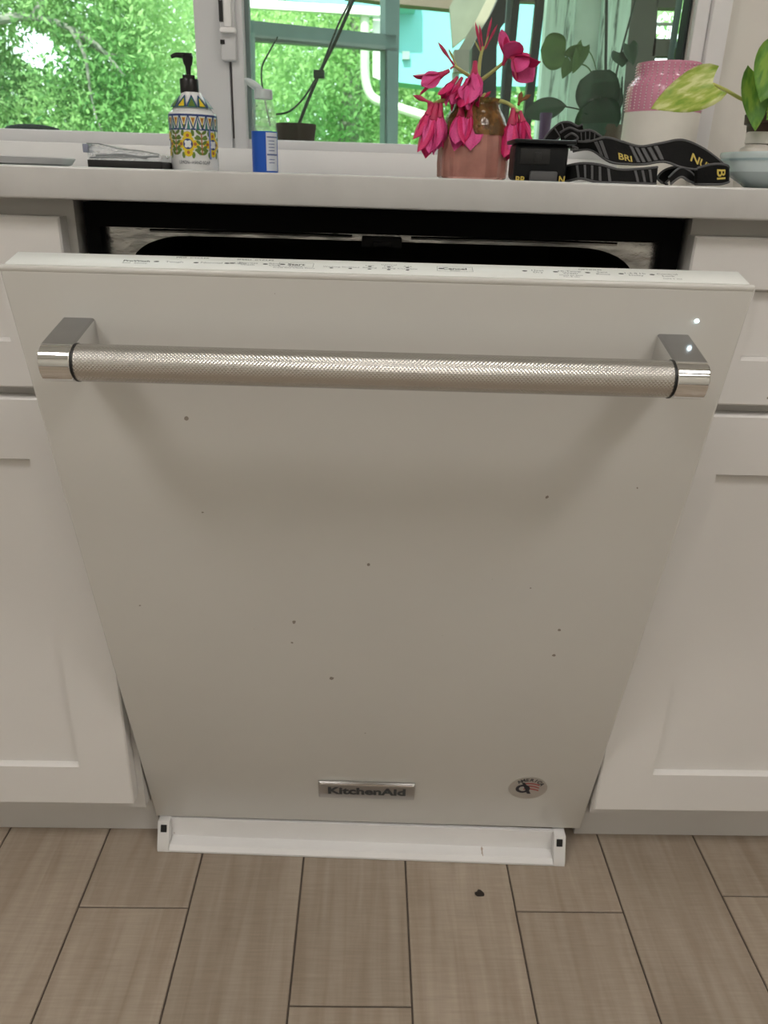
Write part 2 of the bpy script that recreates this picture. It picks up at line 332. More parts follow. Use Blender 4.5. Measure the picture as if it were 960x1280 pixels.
def cabinet(xa, xb, side, label):
    """xa: edge beside the dishwasher, xb: far edge"""
    lo, hi = min(xa, xb), max(xa, xb)
    t = thing('base_cabinet', ((lo+hi)/2, .3, 0), label, 'cabinet', 'base cabinets beside the dishwasher')
    m = MB()
    m.box((lo, .02, .075), (hi, .58, ZT-.0006))                                        # carcass
    m.box((lo, .0, .085), (hi, .02, .115)).box((lo, .0, ZT-.032), (hi, .02, ZT-.0006))      # face frame rails
    m.box((lo, .0, .645), (hi, .02, .68))
    m.box((lo, .0, .115), (lo+.04, .02, ZT-.032)).box((hi-.04, .0, .115), (hi, .02, ZT-.032))
    part('carcass', m, FRAME_PAINT, t, sharp=30)
    part('toe_kick', MB().box((lo, .0448, .0005), (hi, .058, .0745)), FRAME_PAINT, t)
    if side < 0: de, pe, far = -.3082, -.3723, xb+.015
    else: de, pe, far = .3039, .3731, xb-.015
    x0, x1 = min(de, far), max(de, far); pw = abs(pe-de)
    xi0, xi1 = x0+pw, x1-pw
    for nm, z0, z1, zi0, zi1 in (('drawer', .6679, .835, .7153, .7867), ('door', .1089, .6567, .170, .5897)):
        mb = MB(); I1 = shaker(mb, x0, x1, z0, z1, pw, zi0, zi1, xi0, xi1)
        d = part(nm, mb, PAINT, t, sharp=25)
        part('panel', MB().box((I1[0][0]+.0003, YD+.008, I1[0][1]+.0003), (I1[2][0]-.0003, YD+.0185, I1[2][1]-.0003)), PAINT, d)
    return t
cabinet(-.3000, -.80, -1, 'white shaker base cabinet left of the open dishwasher')
cabinet(.3062, .82, 1, 'white shaker base cabinet right of the open dishwasher')

ct = MB().box((-1.5, -.0398, ZT), (1.5, WY-.0135, CH), .0022, seg=3)
tag(part('countertop', ct, QUARTZ, None), 'pale grey veined quartz countertop running under the window', 'countertop')

# ------------------------------------------------------------------ dishwasher
TH = .2505; YB = .019; ZB = .0428; LD = .7883; DYAW = -.0266; DROLL = -.0038; DXo = .0024; WD = .600
rt = Vector((1, 0, 0)); up = Vector((0, -math.sin(TH), math.cos(TH))); ou = Vector((0, -math.cos(TH), -math.sin(TH)))
c_, s_ = math.cos(DROLL), math.sin(DROLL)
Rz = Matrix.Rotation(DYAW, 3, 'Z')
Ds = Rz @ (rt*c_ - up*s_); Dt = Rz @ (rt*s_ + up*c_); Dn = Rz @ ou; Do = Vector((DXo, YB, ZB))
def D(s, t, n): return Do + Ds*s + Dt*t + Dn*n       # s across, t up the door, n out of its face
DM = Matrix(((Ds.x, Dt.x, Dn.x, Do.x), (Ds.y, Dt.y, Dn.y, Do.y), (Ds.z, Dt.z, Dn.z, Do.z), (0, 0, 0, 1)))
dw = thing('dishwasher', (0, .05, 0), 'white dishwasher with its door tipped ajar between the cabinets', 'dishwasher')
DD = .0311
# outer door skin: wraps over the top front edge
part('door_panel', MB().box((-WD/2, 0, -DD), (WD/2, LD-.0026, 0), .003, DM, 3), ENAMEL, dw)
part('top_lip', MB().box((-WD/2, LD-.006, -.0050), (WD/2, LD, 0), .0022, DM, 3), ENAMEL, dw, label='rolled white front edge above the door face')
cpn = part('control_panel', MB().box((-WD/2+.003, LD-.004, -DD-.0025), (WD/2-.003, LD-.0004, -.0058), .0012, DM, 2), CONTROL, dw, label='white top control strip printed with cycle names')
LT = MB()
def ctext(txt, s, n, size, bold=0., align='CENTER', sx=1.25):
    vs, fs = text_tris(txt, size, bold, align, sx)
    LT.add([D(s+x, LD-.0003, -n+0) + Dn*(-y) for x, y in vs], fs)
def cdot(s, n, w_=.0022, h=.0013):
    k = 10; LT.add([D(s+w_*math.cos(2*math.pi*i/k), LD-.0003, -n) + Dn*(-h*math.sin(2*math.pi*i/k)) for i in range(k)], [tuple(range(k))])
def cframe(s0, s1, n0, n1, w_=.0003):
    for a, b, c, d in ((s0, s1, n0, n0+w_), (s0, s1, n1-w_, n1), (s0, s0+w_, n0, n1), (s1-w_, s1, n0, n1)):
        LT.add([D(a, LD-.0003, -c), D(b, LD-.0003, -c), D(b, LD-.0003, -d), D(a, LD-.0003, -d)], [(0, 1, 2, 3)])
LT.k = 0
ctext('ProWash', -.1945, .0185, .0046, .00012); ctext('PRO  CYCLES', -.1515, .0290, .0036)
ctext('Start', -.0655, .0200, .0058, .00012); ctext('Cancel', .0628, .0206, .0058, .00012); ctext('OPTIONS', .1735, .0272, .0036)
ctext('SPEED  CYCLES', -.1, .0282, .0036)
for s_x, n in ((-.1785, .0185), (-.1465, .0185), (-.1215, .0190), (-.1175, .0195), (-.0905, .0195), (-.0765, .0200), (.0517, .0206), (.1195, .0203), (.1445, .0203), (.1705, .0203), (.1975, .0200), (.2225, .0200)):
    cdot(s_x, n)
for s_x, n in ((-.0367, .0150), (-.0215, .0150), (-.0060, .0205), (-.0060, .0150), (.0095, .0205), (.0095, .0150), (.0246, .0205), (.0246, .0150)):
    cdot(s_x, n, .0016, .0011)
LT.k = 1
ctext('Soil  Sense', -.195, .0140, .0038); ctext('Tough', -.164, .0188, .0046, align='CENTER'); ctext('Normal', -.134, .0190, .0046); ctext('Light', -.111+.0, .0200, .0042)
ctext('Express\nWash', -.1045, .0190, .0040); ctext('Rinse\nOnly', -.0825, .0190, .0040); ctext('Resume', -.0655, .0163, .0028); ctext('Press and Close Door', -.0665, .0128, .0030)
ctext('Washing', -.0367, .0178, .0032); ctext('Sanitized', -.0215, .0178, .0032); ctext('Low', -.0060, .0228, .0032); ctext('Rinsing', -.0060, .0178, .0032)
ctext('Control\nLock', .0095, .0238, .0032); ctext('Drying', .0095, .0178, .0032); ctext('Add', .0246, .0228, .0032); ctext('Complete', .0246, .0178, .0032)
ctext('Drain', .0628, .0168, .0028)
ctext('Heat\nDry', .1300, .0200, .0042); ctext('Hi-Temp\nWash', .1560, .0200, .0042); ctext('Hold to Sani\nfor 3 sec', .1560, .0120, .0030); ctext('Sani\nRinse', .1825, .0200, .0042)
ctext('1-4-8 Hr\nDelay', .2090, .0195, .0042); ctext('Control\nLock', .2350, .0195, .0042); ctext('hold 3 sec', .2370, .0118, .0030)
cframe(-.0795, -.0515, .0150, .0245); cframe(.0485, .0775, .0150, .0250)
part('lettering', LT, [DARKM, GREYPRINT], cpn, sharp=0, kind='stuff')

# bar handle with knurled grip
HT, HN, HR = .7312, .0505, .0146
def knurl_mat():
    m, nt, b = new_mat('knurled_steel'); N = nt.nodes; L = nt.links
    b.inputs['Base Color'].default_value = (.62, .605, .58, 1); b.inputs['Metallic'].default_value = 1; b.inputs['Roughness'].default_value = .27
    # diamond knurl: two helical grooves in the bar's own cylindrical coordinates
    tc = N.new('ShaderNodeTexCoord'); ctr = D(0, HT, HN)-Vector((0, .05, 0))
    sb_ = N.new('ShaderNodeVectorMath'); sb_.operation = 'SUBTRACT'; sb_.inputs[1].default_value = ctr; L.new(tc.outputs['Object'], sb_.inputs[0])
    def dot(v):
        d = N.new('ShaderNodeVectorMath'); d.operation = 'DOT_PRODUCT'; d.inputs[1].default_value = v; L.new(sb_.outputs[0], d.inputs[0]); return d.outputs['Value']
    def mth(op, a, b=None):
        q = N.new('ShaderNodeMath'); q.operation = op
        for i, x in enumerate((a, b)):
            if x is None: continue
            if isinstance(x, (int, float)): q.inputs[i].default_value = x
            else: L.new(x, q.inputs[i])
        return q.outputs[0]
    sx_ = mth('MULTIPLY', dot(Ds), 2*math.pi/.0030); ang = mth('MULTIPLY', mth('ARCTAN2', dot(Dn), dot(Dt)), 30)
    h1_ = mth('ABSOLUTE', mth('SINE', mth('MULTIPLY', mth('ADD', sx_, ang), .5))); h2_ = mth('ABSOLUTE', mth('SINE', mth('MULTIPLY', mth('SUBTRACT', sx_, ang), .5)))
    hh = mth('MINIMUM', h1_, h2_)
    bp = N.new('ShaderNodeBump'); bp.inputs['Strength'].default_value = .45; bp.inputs['Distance'].default_value = .0005; L.new(hh, bp.inputs['Height']); L.new(bp.outputs[0], b.inputs['Normal'])
    return m
KNURL = knurl_mat()
hb = MB(); n = 40; prof = [(-.2315, HR*.93), (-.2310, HR), (.2310, HR), (.2315, HR*.93)]
vs = [D(s, HT+r*math.sin(2*math.pi*k/n), HN+r*math.cos(2*math.pi*k/n)) for s, r in prof for k in range(n)]
fs = [(i*n+k, i*n+(k+1) % n, (i+1)*n+(k+1) % n, (i+1)*n+k) for i in range(3) for k in range(n)]+[tuple(range(n)), tuple(3*n+k for k in range(n))]
hb.add(vs, fs)
hnd = part('handle', hb, KNURL, dw, label='thick knurled steel grip bar')
def bracket(s0, s1, inner):
    m = MB(); R = HR+.0006; pts = [(HT-R*.98, .0), (HT-R, .02)]
    k = 18
    arc = [(HT-R*math.cos(math.pi*i/k), HN+R*math.sin(math.pi*i/k)) for i in range(k+1)]
    top = [(HT+R, .03), (HT+R*.98, .0)]
    P = pts+arc+top; N_ = len(P); b = .0016
    rings = [(s0, .90), (s0+.0006, .965), (s0+b, 1.0), (s1-b, 1.0), (s1-.0006, .965), (s1, .90)]
    cent = (HT, HN*.72)
    vs = []
    for s, q in rings:
        for tt, nn in P:
            vs.append(D(s, cent[0]+(tt-cent[0])*q, (cent[1]+(nn-cent[1])*q) if nn > .001 else .0002))
    fs = [(i*N_+j, i*N_+(j+1) % N_, (i+1)*N_+(j+1) % N_, (i+1)*N_+j) for i in range(5) for j in range(N_)]
    fs += [tuple(range(N_)), tuple(5*N_+j for j in range(N_))]
    m.add(vs, fs)
    for i, f_ in enumerate(fs[:5*N_]):
        j = i % N_
        if j < 2 or j >= N_-3: m.m[-len(fs)+i] = 1
    part('bracket', m, [CHROME, SATIN], hnd, sharp=20, label='polished chrome end bracket')
bracket(-.2580, -.2318, 1); bracket(.2318, .2580, -1)
for s in (-.2312, .2312):
    m = MB(); rr = HR*1.03
    vs = [D(s+d*.0008, HT+q*math.sin(2*math.pi*k/n), HN+q*math.cos(2*math.pi*k/n)) for d, q in ((-1, rr), (1, rr)) for k in range(n)]
    m.add(vs, [(k, (k+1) % n, n+(k+1) % n, n+k) for k in range(n)]+[tuple(range(n)), tuple(n+k for k in range(n))]); part('ring', m, BLACKP, hnd, label='thin black ring at the end of the grip')
# name badge
bx0, bx1, bz0, bz1 = -.0672, .0621, .0643, .1008
bg_ = part('name_badge', MB().box((bx0, bz0, 0.0002), (bx1, bz1, .0035), .0015, DM), BADGE, dw, label='brushed metal name badge')
def dtext(txt, s, t, size, n, bold, sx=1.): 
    vs, fs = text_tris(txt, size, bold, 'CENTER', sx); return [D(s+x, t+y, n) for x, y in vs], fs
m = MB(); m.add(*dtext('KitchenAid', -.0025, .082, .0212, .0038, .0009, 1.10)); part('lettering', m, DARKM, bg_, sharp=0, kind='stuff')
m = MB().box((bx0+.002, bz1-.005, .0034), (bx1-.002, bz1-.0015, .0040), .0002, DM); part('polished_edge', m, CHROME, bg_)
# oval sticker
scx, sct, srx, srt = .2125, .0968, .0255, .0248
def oval(cx, ct_, rx, rt_, n0, n1, k=40):
    m = MB(); vs = [D(cx+rx*math.cos(2*math.pi*i/k), ct_+rt_*math.sin(2*math.pi*i/k), nn) for nn in (n0, n1) for i in range(k)]
    m.add(vs, [tuple(range(k))[::-1], tuple(k+i for i in range(k))]+[(i, (i+1) % k, k+(i+1) % k, k+i) for i in range(k)]); return m
SILV = mat('sticker_silver', (.52, .50, .47), .35, .6, var=.05)
st = part('sticker', oval(scx, sct, srx, srt, .0001, .0007), SILV, dw, label='round silver sticker printed with a striped flag emblem')
m = MB(); word = 'AMERICA'
for i, ch in enumerate(word):
    a = math.radians(140-100*i/(len(word)-1)-8); vs, fs = text_tris(ch, .0088, .0003)
    ca, sa = math.cos(a-math.pi/2), math.sin(a-math.pi/2)
    m.add([D(scx+.0195*math.cos(a)+x*ca-y*sa, sct+.0185*math.sin(a)+x*sa+y*ca, .0009) for x, y in vs], fs)
part('lettering', m, DARKM, st, sharp=0, kind='stuff')
m = MB()
def blob(m, pts, n): m.add([D(scx+a, sct+b, n) for a, b in pts], [tuple(range(len(pts)))])
def wavy(y0, h, x0, x1):
    k = 8; a = [(x0+(x1-x0)*i/k, y0+.0016*math.sin(i/k*3.0)-.003*i/k*i/k) for i in range(k+1)]; return a+[(x, y-h) for x, y in a[::-1]]
for y0 in (.0115, .0055, -.0005): blob(m, wavy(y0, .0030, -.006, .0145), .0009)
part('stripes', m, mat('sticker_red', (.40, .10, .10), .5), st, sharp=0)
m = MB(); k = 28
vs = [D(scx-.0070+r*math.cos(2*math.pi*i/k), sct-.0010+r*math.sin(2*math.pi*i/k), .0010) for r in (.0095, .0052) for i in range(k)]
m.add(vs, [(i, (i+1) % k, k+(i+1) % k, k+i) for i in range(k)])
blob(m, [(-.010, .013), (-.006, .013), (.005, -.012), (.000, -.012)], .0010)
part('emblem', m, mat('sticker_navy', (.02, .02, .03), .5), st, sharp=0)
# status light
part('status_light', oval(.2606, .7582, .0015, .0014, .0002, .0008, 16), emit_mat('status_led', (.75, .93, 1.0), 9.0), dw, label='small lit blue-white status light')

# tub and its front frame
x0, x1 = -.2926, .3004; ZBK = ZT-.003
tub = MB()
tub.box((x0, .03, .085), (x0+.012, .565, ZBK)).box((x1-.012, .03, .085), (x1, .565, ZBK)).box((x0, .03, ZBK-.012), (x1, .565, ZBK)).box((x0, .03, .085), (x1, .565, .097)).box((x0, .555, .085), (x1, .565, ZBK))
part('tub', tub, BLACKT, dw)
fr = MB().box((x0, .006, .17), (-.2790, .03, ZBK)).box((.2830, .006, .17), (x1, .03, ZBK)).box((-.2790, .006, .826), (.2830, .03, ZBK))
part('front_frame', fr, BLACKM, dw, label='black gasket frame around the tub mouth')
# steel flange with rounded mouth
fl = MB(); fx0, fx1, fz0, fz1 = -.2790, .2830, .12, .8262; ox0, ox1, oz0, oz1 = -.2540, .2610, .15, .8185; rr = .060
inner = []
for cx_, cz_, a0 in ((ox1-rr, oz1-.028, 0), (ox0+rr, oz1-.028, 90)):
    for i in range(9):
        a = math.radians(a0+90*i/8); inner.append((cx_+rr*math.cos(a), cz_+.028*math.sin(a)))
inner = [(ox1, oz0)]+inner+[(ox0, oz0)]
inner = inner[1:-1]
vs = []; fs = []
for a, b in inner: vs += [(a, .022, b), (a, .022, fz1), (a, .07, b)]
k = len(inner)
for i in range(k-1): fs += [(3*i, 3*i+3, 3*i+4, 3*i+1), (3*i, 3*i+3, 3*i+5, 3*i+2)]
fl.add(vs, fs)
fl.box((fx0, .022, oz0), (ox0, .028, fz1)).box((ox1, .022, oz0), (fx1, .028, fz1))
# pressed ridge that runs along the lip
fl.tube([(ox0+.02, .0225, fz1-.0035), (-.12, .021, fz1-.0028), (-.03, .0225, fz1-.0035)], .0018, 8, 6).tube([(.03, .0225, fz1-.0035), (.13, .021, fz1-.0028), (ox1-.02, .0225, fz1-.0035)], .0018, 8, 6)
part('tub_flange', fl, FLANGE, dw, label='dull steel lip around the tub mouth')
part('latch', MB().box((-.020, .008, .8135), (.020, .05, .8235), .001).box((-.009, .0, .815), (.009, .02, .8195), .001), mat('latch_black', (.006, .006, .006), .6, spec=.2), dw)
# kick plate
KY = -.0322; KM = Matrix.Translation((-.0070, -.0015, 0)) @ Matrix.Rotation(KY, 4, 'Z')
kw = .2855; kz = .0505
prof = [(-.0045, .001), (-.0045, .004), (.001, .0095), (.016, .0115), (.0195, .0400), (.026, .0400), (.026, .001)]
def kpt(x, y, z): return KM @ Vector((x, y, z))
k1 = MB().prism([kpt(-kw+.016, y, z) for y, z in prof], kpt(kw-.016, 0, 0)-kpt(-kw+.016, 0, 0))
for xa_, xb_ in ((-kw, -kw+.0158), (kw-.0158, kw)):
    k1.prism([kpt(xa_, y, z) for y, z in [(-.0045, .001), (-.0045, .006), (.0105, .0415), (.0265, .0415), (.0265, .001)]], kpt(xb_, 0, 0)-kpt(xa_, 0, 0))
KP = specks(mat('kick_white', (.74, .735, .73), .35, var=.04, scale=9), 30, .05, .85, (.3, .2, .12))
kp = part('kick_plate', k1, KP, dw)
for sx in (-1, 1):
    xx = sx*(kw-.0085); part('screw_hole', MB().prism([kpt(xx-.0042, y, z) for y, z in [(.0045-.0006, .0285), (.0083-.0006, .0375), (.0083+.001, .0375), (.0045+.001, .0285)]], kpt(.0084, 0, 0)-kpt(0, 0, 0)), BLACKP, kp, label='square dark fastener hole')

# crumb on the floor
m = MB(); bm = bmesh.new(); bmesh.ops.create_icosphere(bm, subdivisions=2, radius=1)
for v in bm.verts:
    f_ = 1+.25*math.sin(v.co.x*5+v.co.y*3)+.1*random.random(); v.co = Vector((v.co.x*.0062*f_, v.co.y*.0045*f_, max(-.0001, v.co.z*.0035*f_)))
m.bm(bm, Matrix.Translation((.1539, -.0606, .0002)))
tag(part('crumb', m, mat('crumb_brown', (.02, .014, .01), .8, bump=.5)), 'small dark dried crumb lying on the floor tile before the dishwasher', 'crumb')

# ------------------------------------------------------------------ things on the counter
ZC = CH+.0006
# --- patterned soap bottle
P = at(241, 150, .42); sx, sy_, R_ = P.x, .42, .0335
tb_ = at(240, 118, .42).z
zt = lambda py: at(241, py, .42).z
sb = thing('soap_bottle', (sx, sy_, ZC), 'white hand soap pump bottle with blue and yellow floral print', 'bottle')
WHITEC = mat('white_ceramic', (.85, .86, .86), .15, coat=.3, var=.02)
zsh, znk = zt(141), zt(118)
part('body', MB().lathe([(.0, ZC), (R_-.002, ZC), (R_, ZC+.003), (R_, zsh-.004), (R_-.0008, zsh-.001), (R_-.004, zsh+.001), (.0235, zsh+.010), (.0150, znk-.002), (.0135, znk+.002), (0, znk+.002)], (sx, sy_, 0), 48), WHITEC, sb)
BLUE = mat('print_blue', (.03, .06, .22), .3); LBLUE = mat('print_light_blue', (.20, .27, .60), .3); YEL = mat('print_yellow', (.80, .60, .03), .3)
ORG = mat('print_orange', (.45, .15, .05), .3); GRN = mat('print_green', (.13, .22, .04), .3); TEAL = mat('print_teal', (.05, .22, .20), .3); PWH = mat('print_white', (.8, .82, .82), .3); PBL = mat('print_dark', (.08, .10, .13), .4)
lb = MB(); th0 = math.atan2(-CD-sy_, CX-sx)
def W_(x, z, dr=.0003):
    a = th0+x/R_; return Vector((sx+(R_+dr)*math.cos(a), sy_+(R_+dr)*math.sin(a), z))
def patch(pts, k, dr):
    lb.k = k; lb.add([W_(a, b, dr) for a, b in pts], [tuple(range(len(pts)))])
def band(x0_, x1_, z0, z1, k, dr, nseg=14):
    for i in range(nseg): 
        a = x0_+(x1_-x0_)*i/nseg; b = x0_+(x1_-x0_)*(i+1)/nseg; patch([(a, z0), (b, z0), (b, z1), (a, z1)], k, dr)
def ell(cx_, cz_, rx, rz, k, dr, ang=0, nn=14):
    ca, sa = math.cos(ang), math.sin(ang)
    patch([(cx_+rx*math.cos(t_)*ca-rz*math.sin(t_)*sa, cz_+rx*math.cos(t_)*sa+rz*math.sin(t_)*ca) for t_ in [2*math.pi*i/nn for i in range(nn)]], k, dr)
hw = R_*1.5
z_b1, z_b2, z_b3, z_f0 = zt(144.5), zt(147), zt(163), zt(199)
band(-hw, hw, z_b3, z_b2, 6, .0002, 20); band(-hw, hw, z_b2, z_b1, 0, .0004); band(-hw, hw, zt(164), zt(162), 0, .0003)
for i in range(-4, 5):
    cx_ = i*.0125; zz = (z_b2+z_b3)/2; hh = (z_b2-z_b3)/2
    patch([(cx_-.0060, zz+hh), (cx_+.0060, zz+hh), (cx_, zz-hh)], 4, .0003); patch([(cx_-.0030, zz+hh*.8), (cx_+.0030, zz+hh*.8), (cx_, zz-hh*.5)], 2, .0005); patch([(cx_-.002, zz+hh*.7), (cx_+.002, zz+hh*.7), (cx_, zz-hh*.1)], 3, .0007)
    patch([(cx_+.0040, zz-hh), (cx_+.0085, zz-hh), (cx_+.00625, zz+hh*.8)], 5, .0004)
    for sg in (-1, 1): patch([(cx_+sg*.0052, zz+hh), (cx_+sg*.0066, zz+hh), (cx_+sg*.0010, zz-hh), (cx_-sg*.0002, zz-hh)], 0, .0008)
zc_ = (z_b3+z_f0)/2
for cxf in (-.0085, .0285, -.045):
    ell(cxf, zc_, .0150, .0168, 1, .0003, 0, 4)
    for j in range(4):
        a = j*math.pi/2; ell(cxf+.0098*math.cos(a), zc_+.0108*math.sin(a), .0062, .0052, 2, .0006); ell(cxf+.0098*math.cos(a), zc_+.0108*math.sin(a), .0022, .0022, 3, .0008)
        ell(cxf+.0075*math.cos(a+.785), zc_+.0080*math.sin(a+.785), .0030, .0022, 2, .0007, a+.785)
        for q in (-.3, .3): ell(cxf+.0150*math.cos(a+.785+q), zc_+.0160*math.sin(a+.785+q), .0042, .0022, 4, .0006, a+.785+q*3)
    ell(cxf, zc_, .0068, .0068, 0, .0009); ell(cxf, zc_, .0060, .0030, 6, .0011, .785); ell(cxf, zc_, .0060, .0030, 6, .0011, -.785)
for cxf in (.0105, -.0270):
    patch([(cxf-.0008, zc_-.014), (cxf+.0008, zc_-.014), (cxf+.0008, zc_+.014), (cxf-.0008, zc_+.014)], 3, .0005)
    for q in range(5):
        zz = zc_-.013+q*.0065
        for sg in (-1, 1): ell(cxf+sg*.0040, zz+.002, .0042, .0020, 4, .0007, sg*.6)
band(.0215, .0245, z_f0, z_b3, 1, .0009, 3)
vs, fs = text_tris('LEMON—HAND SOAP', .0062, .0, 'CENTER', .72)
lb.k = 7; lb.add([W_(x-.001, zt(203.5)+y, .0006) for x, y in vs], fs)
# shoulder print on the cone
def cone(x, f_):      # f 0..1 up the shoulder
    r = .0290+(.0165-.0290)*f_; z = zsh+.005+(znk-.003-zsh-.005)*f_; a = th0+x/.03
    r += .0013
    return Vector((sx+r*math.cos(a), sy_+r*math.sin(a), z))
for i in range(-3, 4):
    x = i*.0155
    for pts, kk in (([(x-.0070, 0), (x+.0070, 0), (x+.001, 1), (x-.001, 1)], 5), ([(x-.0045, .05), (x+.0045, .05), (x, .75)], 2 if i % 2 else 4)):
        lb.k = kk; e_ = .0002 if kk == 5 else .0006; lb.add([cone(a, b)+Vector((0, -e_, e_)) for a, b in pts], [tuple(range(len(pts)))])
    for sg in (-1, 1):
        lb.k = 0; lb.add([cone(a, b)+Vector((0, -.0008, .0008)) for a, b in [(x+sg*.0062, 0), (x+sg*.0078, 0), (x+sg*.0008, 1), (x-sg*.0006, 1)]], [(0, 1, 2, 3)])
part('floral_print', lb, [BLUE, LBLUE, YEL, ORG, GRN, TEAL, PWH, PBL], sb, sharp=0)
pump = mat('pump_black', (.012, .011, .011), .3)
zc0, zc1 = znk+.0005, zt(99)
cap = part('pump_collar', MB().lathe([(0, zc0), (.0125, zc0), (.0128, zc0+.001), (.0128, zc1-.001), (.0122, zc1), (.0085, zc1), (.0085, zc1+.0045), (.0045, zc1+.005), (0, zc1+.005)], (sx-.002, sy_, 0), 32), pump, sb)
zs_ = zt(79)
part('pump_stem', MB().lathe([(.0030, zc1+.004), (.0042, zs_-.004), (.0062, zs_-.001), (.0075, zs_+.008), (.0060, zs_+.0105), (0, zs_+.011)], (sx-.002, sy_, 0), 20), pump, sb)
part('pump_spout', MB().tube([(sx+.004, sy_, zs_+.0085), (sx-.010, sy_, zs_+.0090), (sx-.018, sy_-.002, zs_+.0088), (sx-.024, sy_-.003, zs_+.0062)], [.0040, .0036, .0030, .0022], 10, 4), pump, sb)

# --- small clear bottle with blue label
by = .45; q = at(330, 150, by); bxx = q.x; zq = lambda py: at(330, py, by).z
bl = thing('dish_soap_bottle', (bxx, by, ZC), 'small clear bottle with bright blue label and open flip cap', 'bottle')
r_ = .0185
part('body', MB().lathe([(0, ZC), (r_-.001, ZC), (r_, ZC+.002), (r_, zq(166)), (r_-.0003, zq(155)), (r_*.92, zq(140)), (.0135, zq(128)), (.0118, zq(124)), (.0118, zq(122)), (0, zq(122))], (bxx, by, 0), 36), cloudy('cloudy_bottle', (.70, .78, .74), .22), bl)
LBL = mat('label_blue', (.012, .10, .52), .35, var=.03)
m = MB(); n = 36; thb = math.atan2(-CD-by, CX-bxx)
def cyl(m, r, a0, a1, z0, z1, n=24, k=0, zf=None):
    m.k = k; vs = []
    for i in range(n+1):
        a = thb+a0+(a1-a0)*i/n; vs += [Vector((bxx+r*math.cos(a), by+r*math.sin(a), z0)), Vector((bxx+r*math.cos(a), by+r*math.sin(a), z1))]
    m.add(vs, [(2*i, 2*i+2, 2*i+3, 2*i+1) for i in range(n)])
cyl(m, r_+.0003, -math.pi, math.pi, ZC+.0015, zq(164.5), 40)
lab = part('label', m, LBL, bl, label='bright blue wrap label')
m = MB(); cyl(m, r_+.0007, .10, 1.15, ZC+.004, zq(166), 14)
cyl(m, r_+.0010, .16, 1.1, zq(172.5), zq(171), 12, 1)
cyl(m, r_+.0010, .16, 1.1, zq(194.5), zq(192.5), 12, 1)
for py in (176, 180, 184, 188, 199, 203): cyl(m, r_+.0010, .30, .8, zq(py+.9), zq(py), 8, 1)
part('ingredients_panel', m, [mat('label_white', (.70, .74, .82), .4), mat('label_ink', (.12, .16, .35), .4)], lab, sharp=0)
CAPM = mat('cap_white', (.72, .78, .80), .35, var=.02, trans=.25)
cpp = part('cap', MB().lathe([(0, zq(124)), (.0132, zq(124)), (.0134, zq(123.5)), (.0130, zq(113)), (.0118, zq(112)), (.006, zq(111.3)), (0, zq(111))], (bxx, by, 0), 28), CAPM, bl)
a_, b_ = Vector((bxx-.004, by, zq(111.5))), at(309, 101, by)
dv = (b_-a_); Ml = Matrix.Translation(a_+dv*.5) @ dv.to_track_quat('X', 'Z').to_matrix().to_4x4()
bm = bmesh.new(); bmesh.ops.create_uvsphere(bm, u_segments=20, v_segments=10, radius=1)
for v in bm.verts: v.co = Vector((v.co.x*(dv.length*.52+.004), v.co.y*.0095, v.co.z*.0055))
part('flip_lid', MB().bm(bm, Ml), CAPM, cpp, label='open flip lid tilted up to the left')

# --- clear clamshell box with black base
cyy = .36; A = at(110, 204, cyy); B = at(203, 206, cyy); zk = lambda py: at(150, py, cyy).z
bx = thing('clear_box', ((A.x+B.x)/2, cyy, ZC), 'clear plastic box with black base lying beside the soap bottle', 'box')
part('base', MB().box((A.x, cyy-.002, ZC), (B.x, cyy+.075, zk(200.5)), .0008), BLACKP, bx)
m = MB(); zb = zk(200.3); zl_, zm_, zr_ = zk(180.5), zk(186), zk(191.5)
top = [(A.x+.001, zl_), (A.x+.018, zl_), (A.x+.030, zk(183)), (A.x+.045, zm_), (A.x+.075, zk(188)), (B.x-.003, zr_)]
poly = [(A.x+.001, zb)]+top+[(B.x-.001, zk(195)), (B.x-.004, zb)]
# thin shell: outer prism and slightly smaller inner one
m.prism([(a, cyy, b) for a, b in poly], (0, .070, 0))
part('lid', m, CLOUDY, bx, label='clear wedge-shaped lid')
m = MB(); 
for (a0, b0), (a1, b1) in zip(top[:-1], top[1:]): m.tube([(a0, cyy-.0003, b0), (a1, cyy-.0003, b1)], .0007, 6)
m.tube([(A.x+.004, cyy-.0003, zk(198)), (B.x-.004, cyy-.0003, zk(194))], .0012, 6).tube([(A.x+.012, cyy-.0003, zk(195)), (A.x+.05, cyy-.0003, zk(193)), (B.x-.02, cyy-.0003, zk(197))], .0014, 6)
part('lid_rim', m, mat('rim_plastic', (.45, .48, .50), .15, trans=.5), bx)
part('hinge_tab', MB().box((A.x-.004, cyy-.004, zk(192)), (A.x+.003, cyy+.02, zk(181)), .001), mat('tab_blue', (.42, .44, .56), .2, trans=.4), bx)

# --- shallow plate at far left
pc = at(20, 200, .36); pxx = pc.x-.04
pl = MB().lathe([(0, ZC), (.095, ZC), (.106, ZC+.003), (.1100, ZC+.0085), (.1115, ZC+.0105), (.1110, ZC+.0115), (.1095, ZC+.0110), (.104, ZC+.005), (.09, ZC+.003), (0, ZC+.003)], (pxx, .37, 0), 56)
tag(part('plate', pl, mat('plate_glaze', (.66, .67, .69), .2, var=.02)), 'shallow pale grey plate at the left end of the counter', 'plate')

